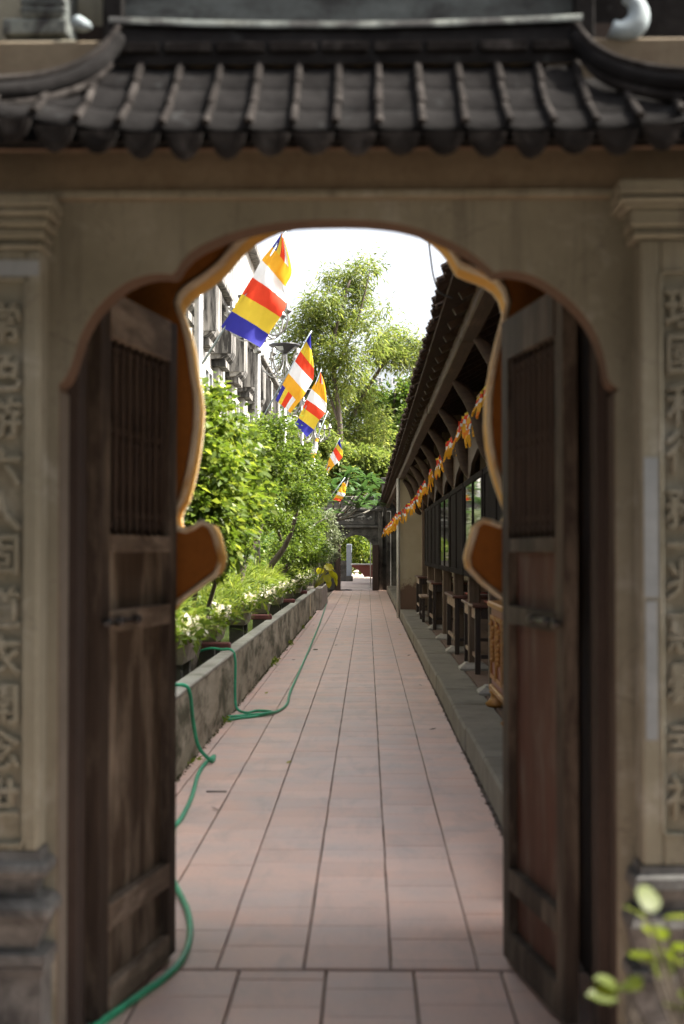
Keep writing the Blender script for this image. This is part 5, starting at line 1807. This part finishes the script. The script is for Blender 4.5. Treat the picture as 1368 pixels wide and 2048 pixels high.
MB().tube([(lampc.x, FY - 0.34, lampc.z), (lampc.x, FY - 0.17, lampc.z)], [0.062, 0.045], 14).build('housing', M['tower_white'], fl)
MB().tube([(lampc.x, FY - 0.352, lampc.z), (lampc.x, FY - 0.341, lampc.z)], 0.032, 12).build('lens', M['dark_metal'], fl)
# the coiled end of a hose by the far door
rp_ = [(X(688) + 0.28 * math.cos(a), FY - 0.35 + 0.35 * math.sin(a), 0.015) for a in np.linspace(0, 6.0, 26)]
tag(MB().tube(rp_, 0.014, 6).build('hose_coil', M['dark_metal']), 'dark coiled hose lying inside the far gate', 'hose')

# behind the far gate
sb = thing('courtyard_shade_block', 'unseen low block added beside the courtyard to shade its floor', 'building', (4, 65, 0))  # added out of view so the courtyard floor behind the gate lies in shade
MB().box(2.1, 6.5, 53.85, 76, -0.02, 4.1).build('wall', M['hall_wall'], sb)
MB().box(1.8, 6.8, 53.83, 76.2, 4.1, 4.6, 0, 0.05).build('shade_block_roof', M['hall_tile'], sb)
bp = thing('blue_grey_pillar', 'blue-grey square pillar standing in the courtyard behind the gate', 'pillar', (at(698, 1140, 68).x, 68, 0))
a, b2 = at(693, 1140, 68), at(703.5, 1140, 68)
MB().box(a.x, b2.x, 68, 68.25, 0, at(698, 1088, 68).z, 0, 0.02).build('shaft', M['blue_stone'], bp)
MB().box(a.x - 0.05, b2.x + 0.05, 67.95, 68.3, -0.01, 0.25, 0, 0.02).build('pillar_foot', M['far_stone'], bp)
MB().box(-3.2, a.x, 68.05, 68.2, 0, 0.95).build('side_wall', M['far_stone'], bp)
rb = thing('red_stone_basin', 'dark red stepped basin wall in the sunny courtyard', 'basin', (0.1, 63, 0))
p0, p1 = at(704, 1130, 62), at(760, 1134, 62)
prof = [(704, 1130), (746, 1130), (760, 1130), (760, 1153.5), (728, 1153.5), (725, 1148), (716, 1140), (704, 1133)]
fr_ = [at(px, py, 62) for px, py in prof]
n = len(fr_)
MB().add([(v.x, v.y, v.z) for v in fr_] + [(v.x, v.y + 1.6, v.z) for v in fr_], [tuple(range(n)), tuple(reversed(range(n, 2 * n)))] + [(i, (i + 1) % n, (i + 1) % n + n, i + n) for i in range(n)]).build('basin_body', M['red_basin'], rb)
MB().box(fr_[0].x - 0.05, fr_[2].x + 0.02, 61.94, 63.7, fr_[0].z, fr_[0].z + 0.05, 0, 0.01).build('basin_rim', M['far_relief'], rb)
c = at(741, 1150, 56.5)
wp_ = thing('thin_white_pole', 'thin pale pole standing just behind the far gate opening', 'pole', (c.x, 56.5, 0))
MB().tube([(c.x, 56.5, 0), (c.x, 56.5, at(741, 1083, 56.5).z)], 0.022, 8).build('shaft', M['pale_pipe'], wp_)
MB().lathe((c.x, 56.5), [(0.06, 0), (0.06, 0.02), (0.03, 0.04)], 10).build('foot', M['pale_pipe'], wp_)

# far tower
TY = 150
tw = thing('pale_blue_tower', 'pale blue apartment block rising far behind the trees', 'building', (at(800, 1100, TY).x, TY, 0))
zt_ = at(790, 726, TY).z
MB().box(at(728, 800, TY).x, at(806, 800, TY).x, TY, TY + 12, 0, zt_).build('wall', M['tower'], tw)
MB().box(at(806, 800, TY).x, at(880, 800, TY).x, TY + 1, TY + 12, 0, at(790, 750, TY).z).build('side_wing', M['tower'], tw)
for px in (788, 760, 826, 846):
    for py in (762, 800, 838):
        YY = TY if px < 806 else TY + 1
        c = at(px, py, YY)
        f_ = MB()
        f_.box(c.x - 0.22, c.x + 0.22, YY - 0.08, YY, c.z - 0.40, c.z - 0.30)
        f_.box(c.x - 0.22, c.x + 0.22, YY - 0.08, YY, c.z + 0.30, c.z + 0.40)
        f_.box(c.x - 0.22, c.x - 0.13, YY - 0.08, YY, c.z - 0.30, c.z + 0.30)
        f_.box(c.x + 0.13, c.x + 0.22, YY - 0.08, YY, c.z - 0.30, c.z + 0.30)
        wo_ = f_.build('window', M['tower_white'], tw)
        MB().box(c.x - 0.13, c.x + 0.13, YY - 0.03, YY - 0.005, c.z - 0.3, c.z + 0.3).build('pane', M['pane'], wo_)
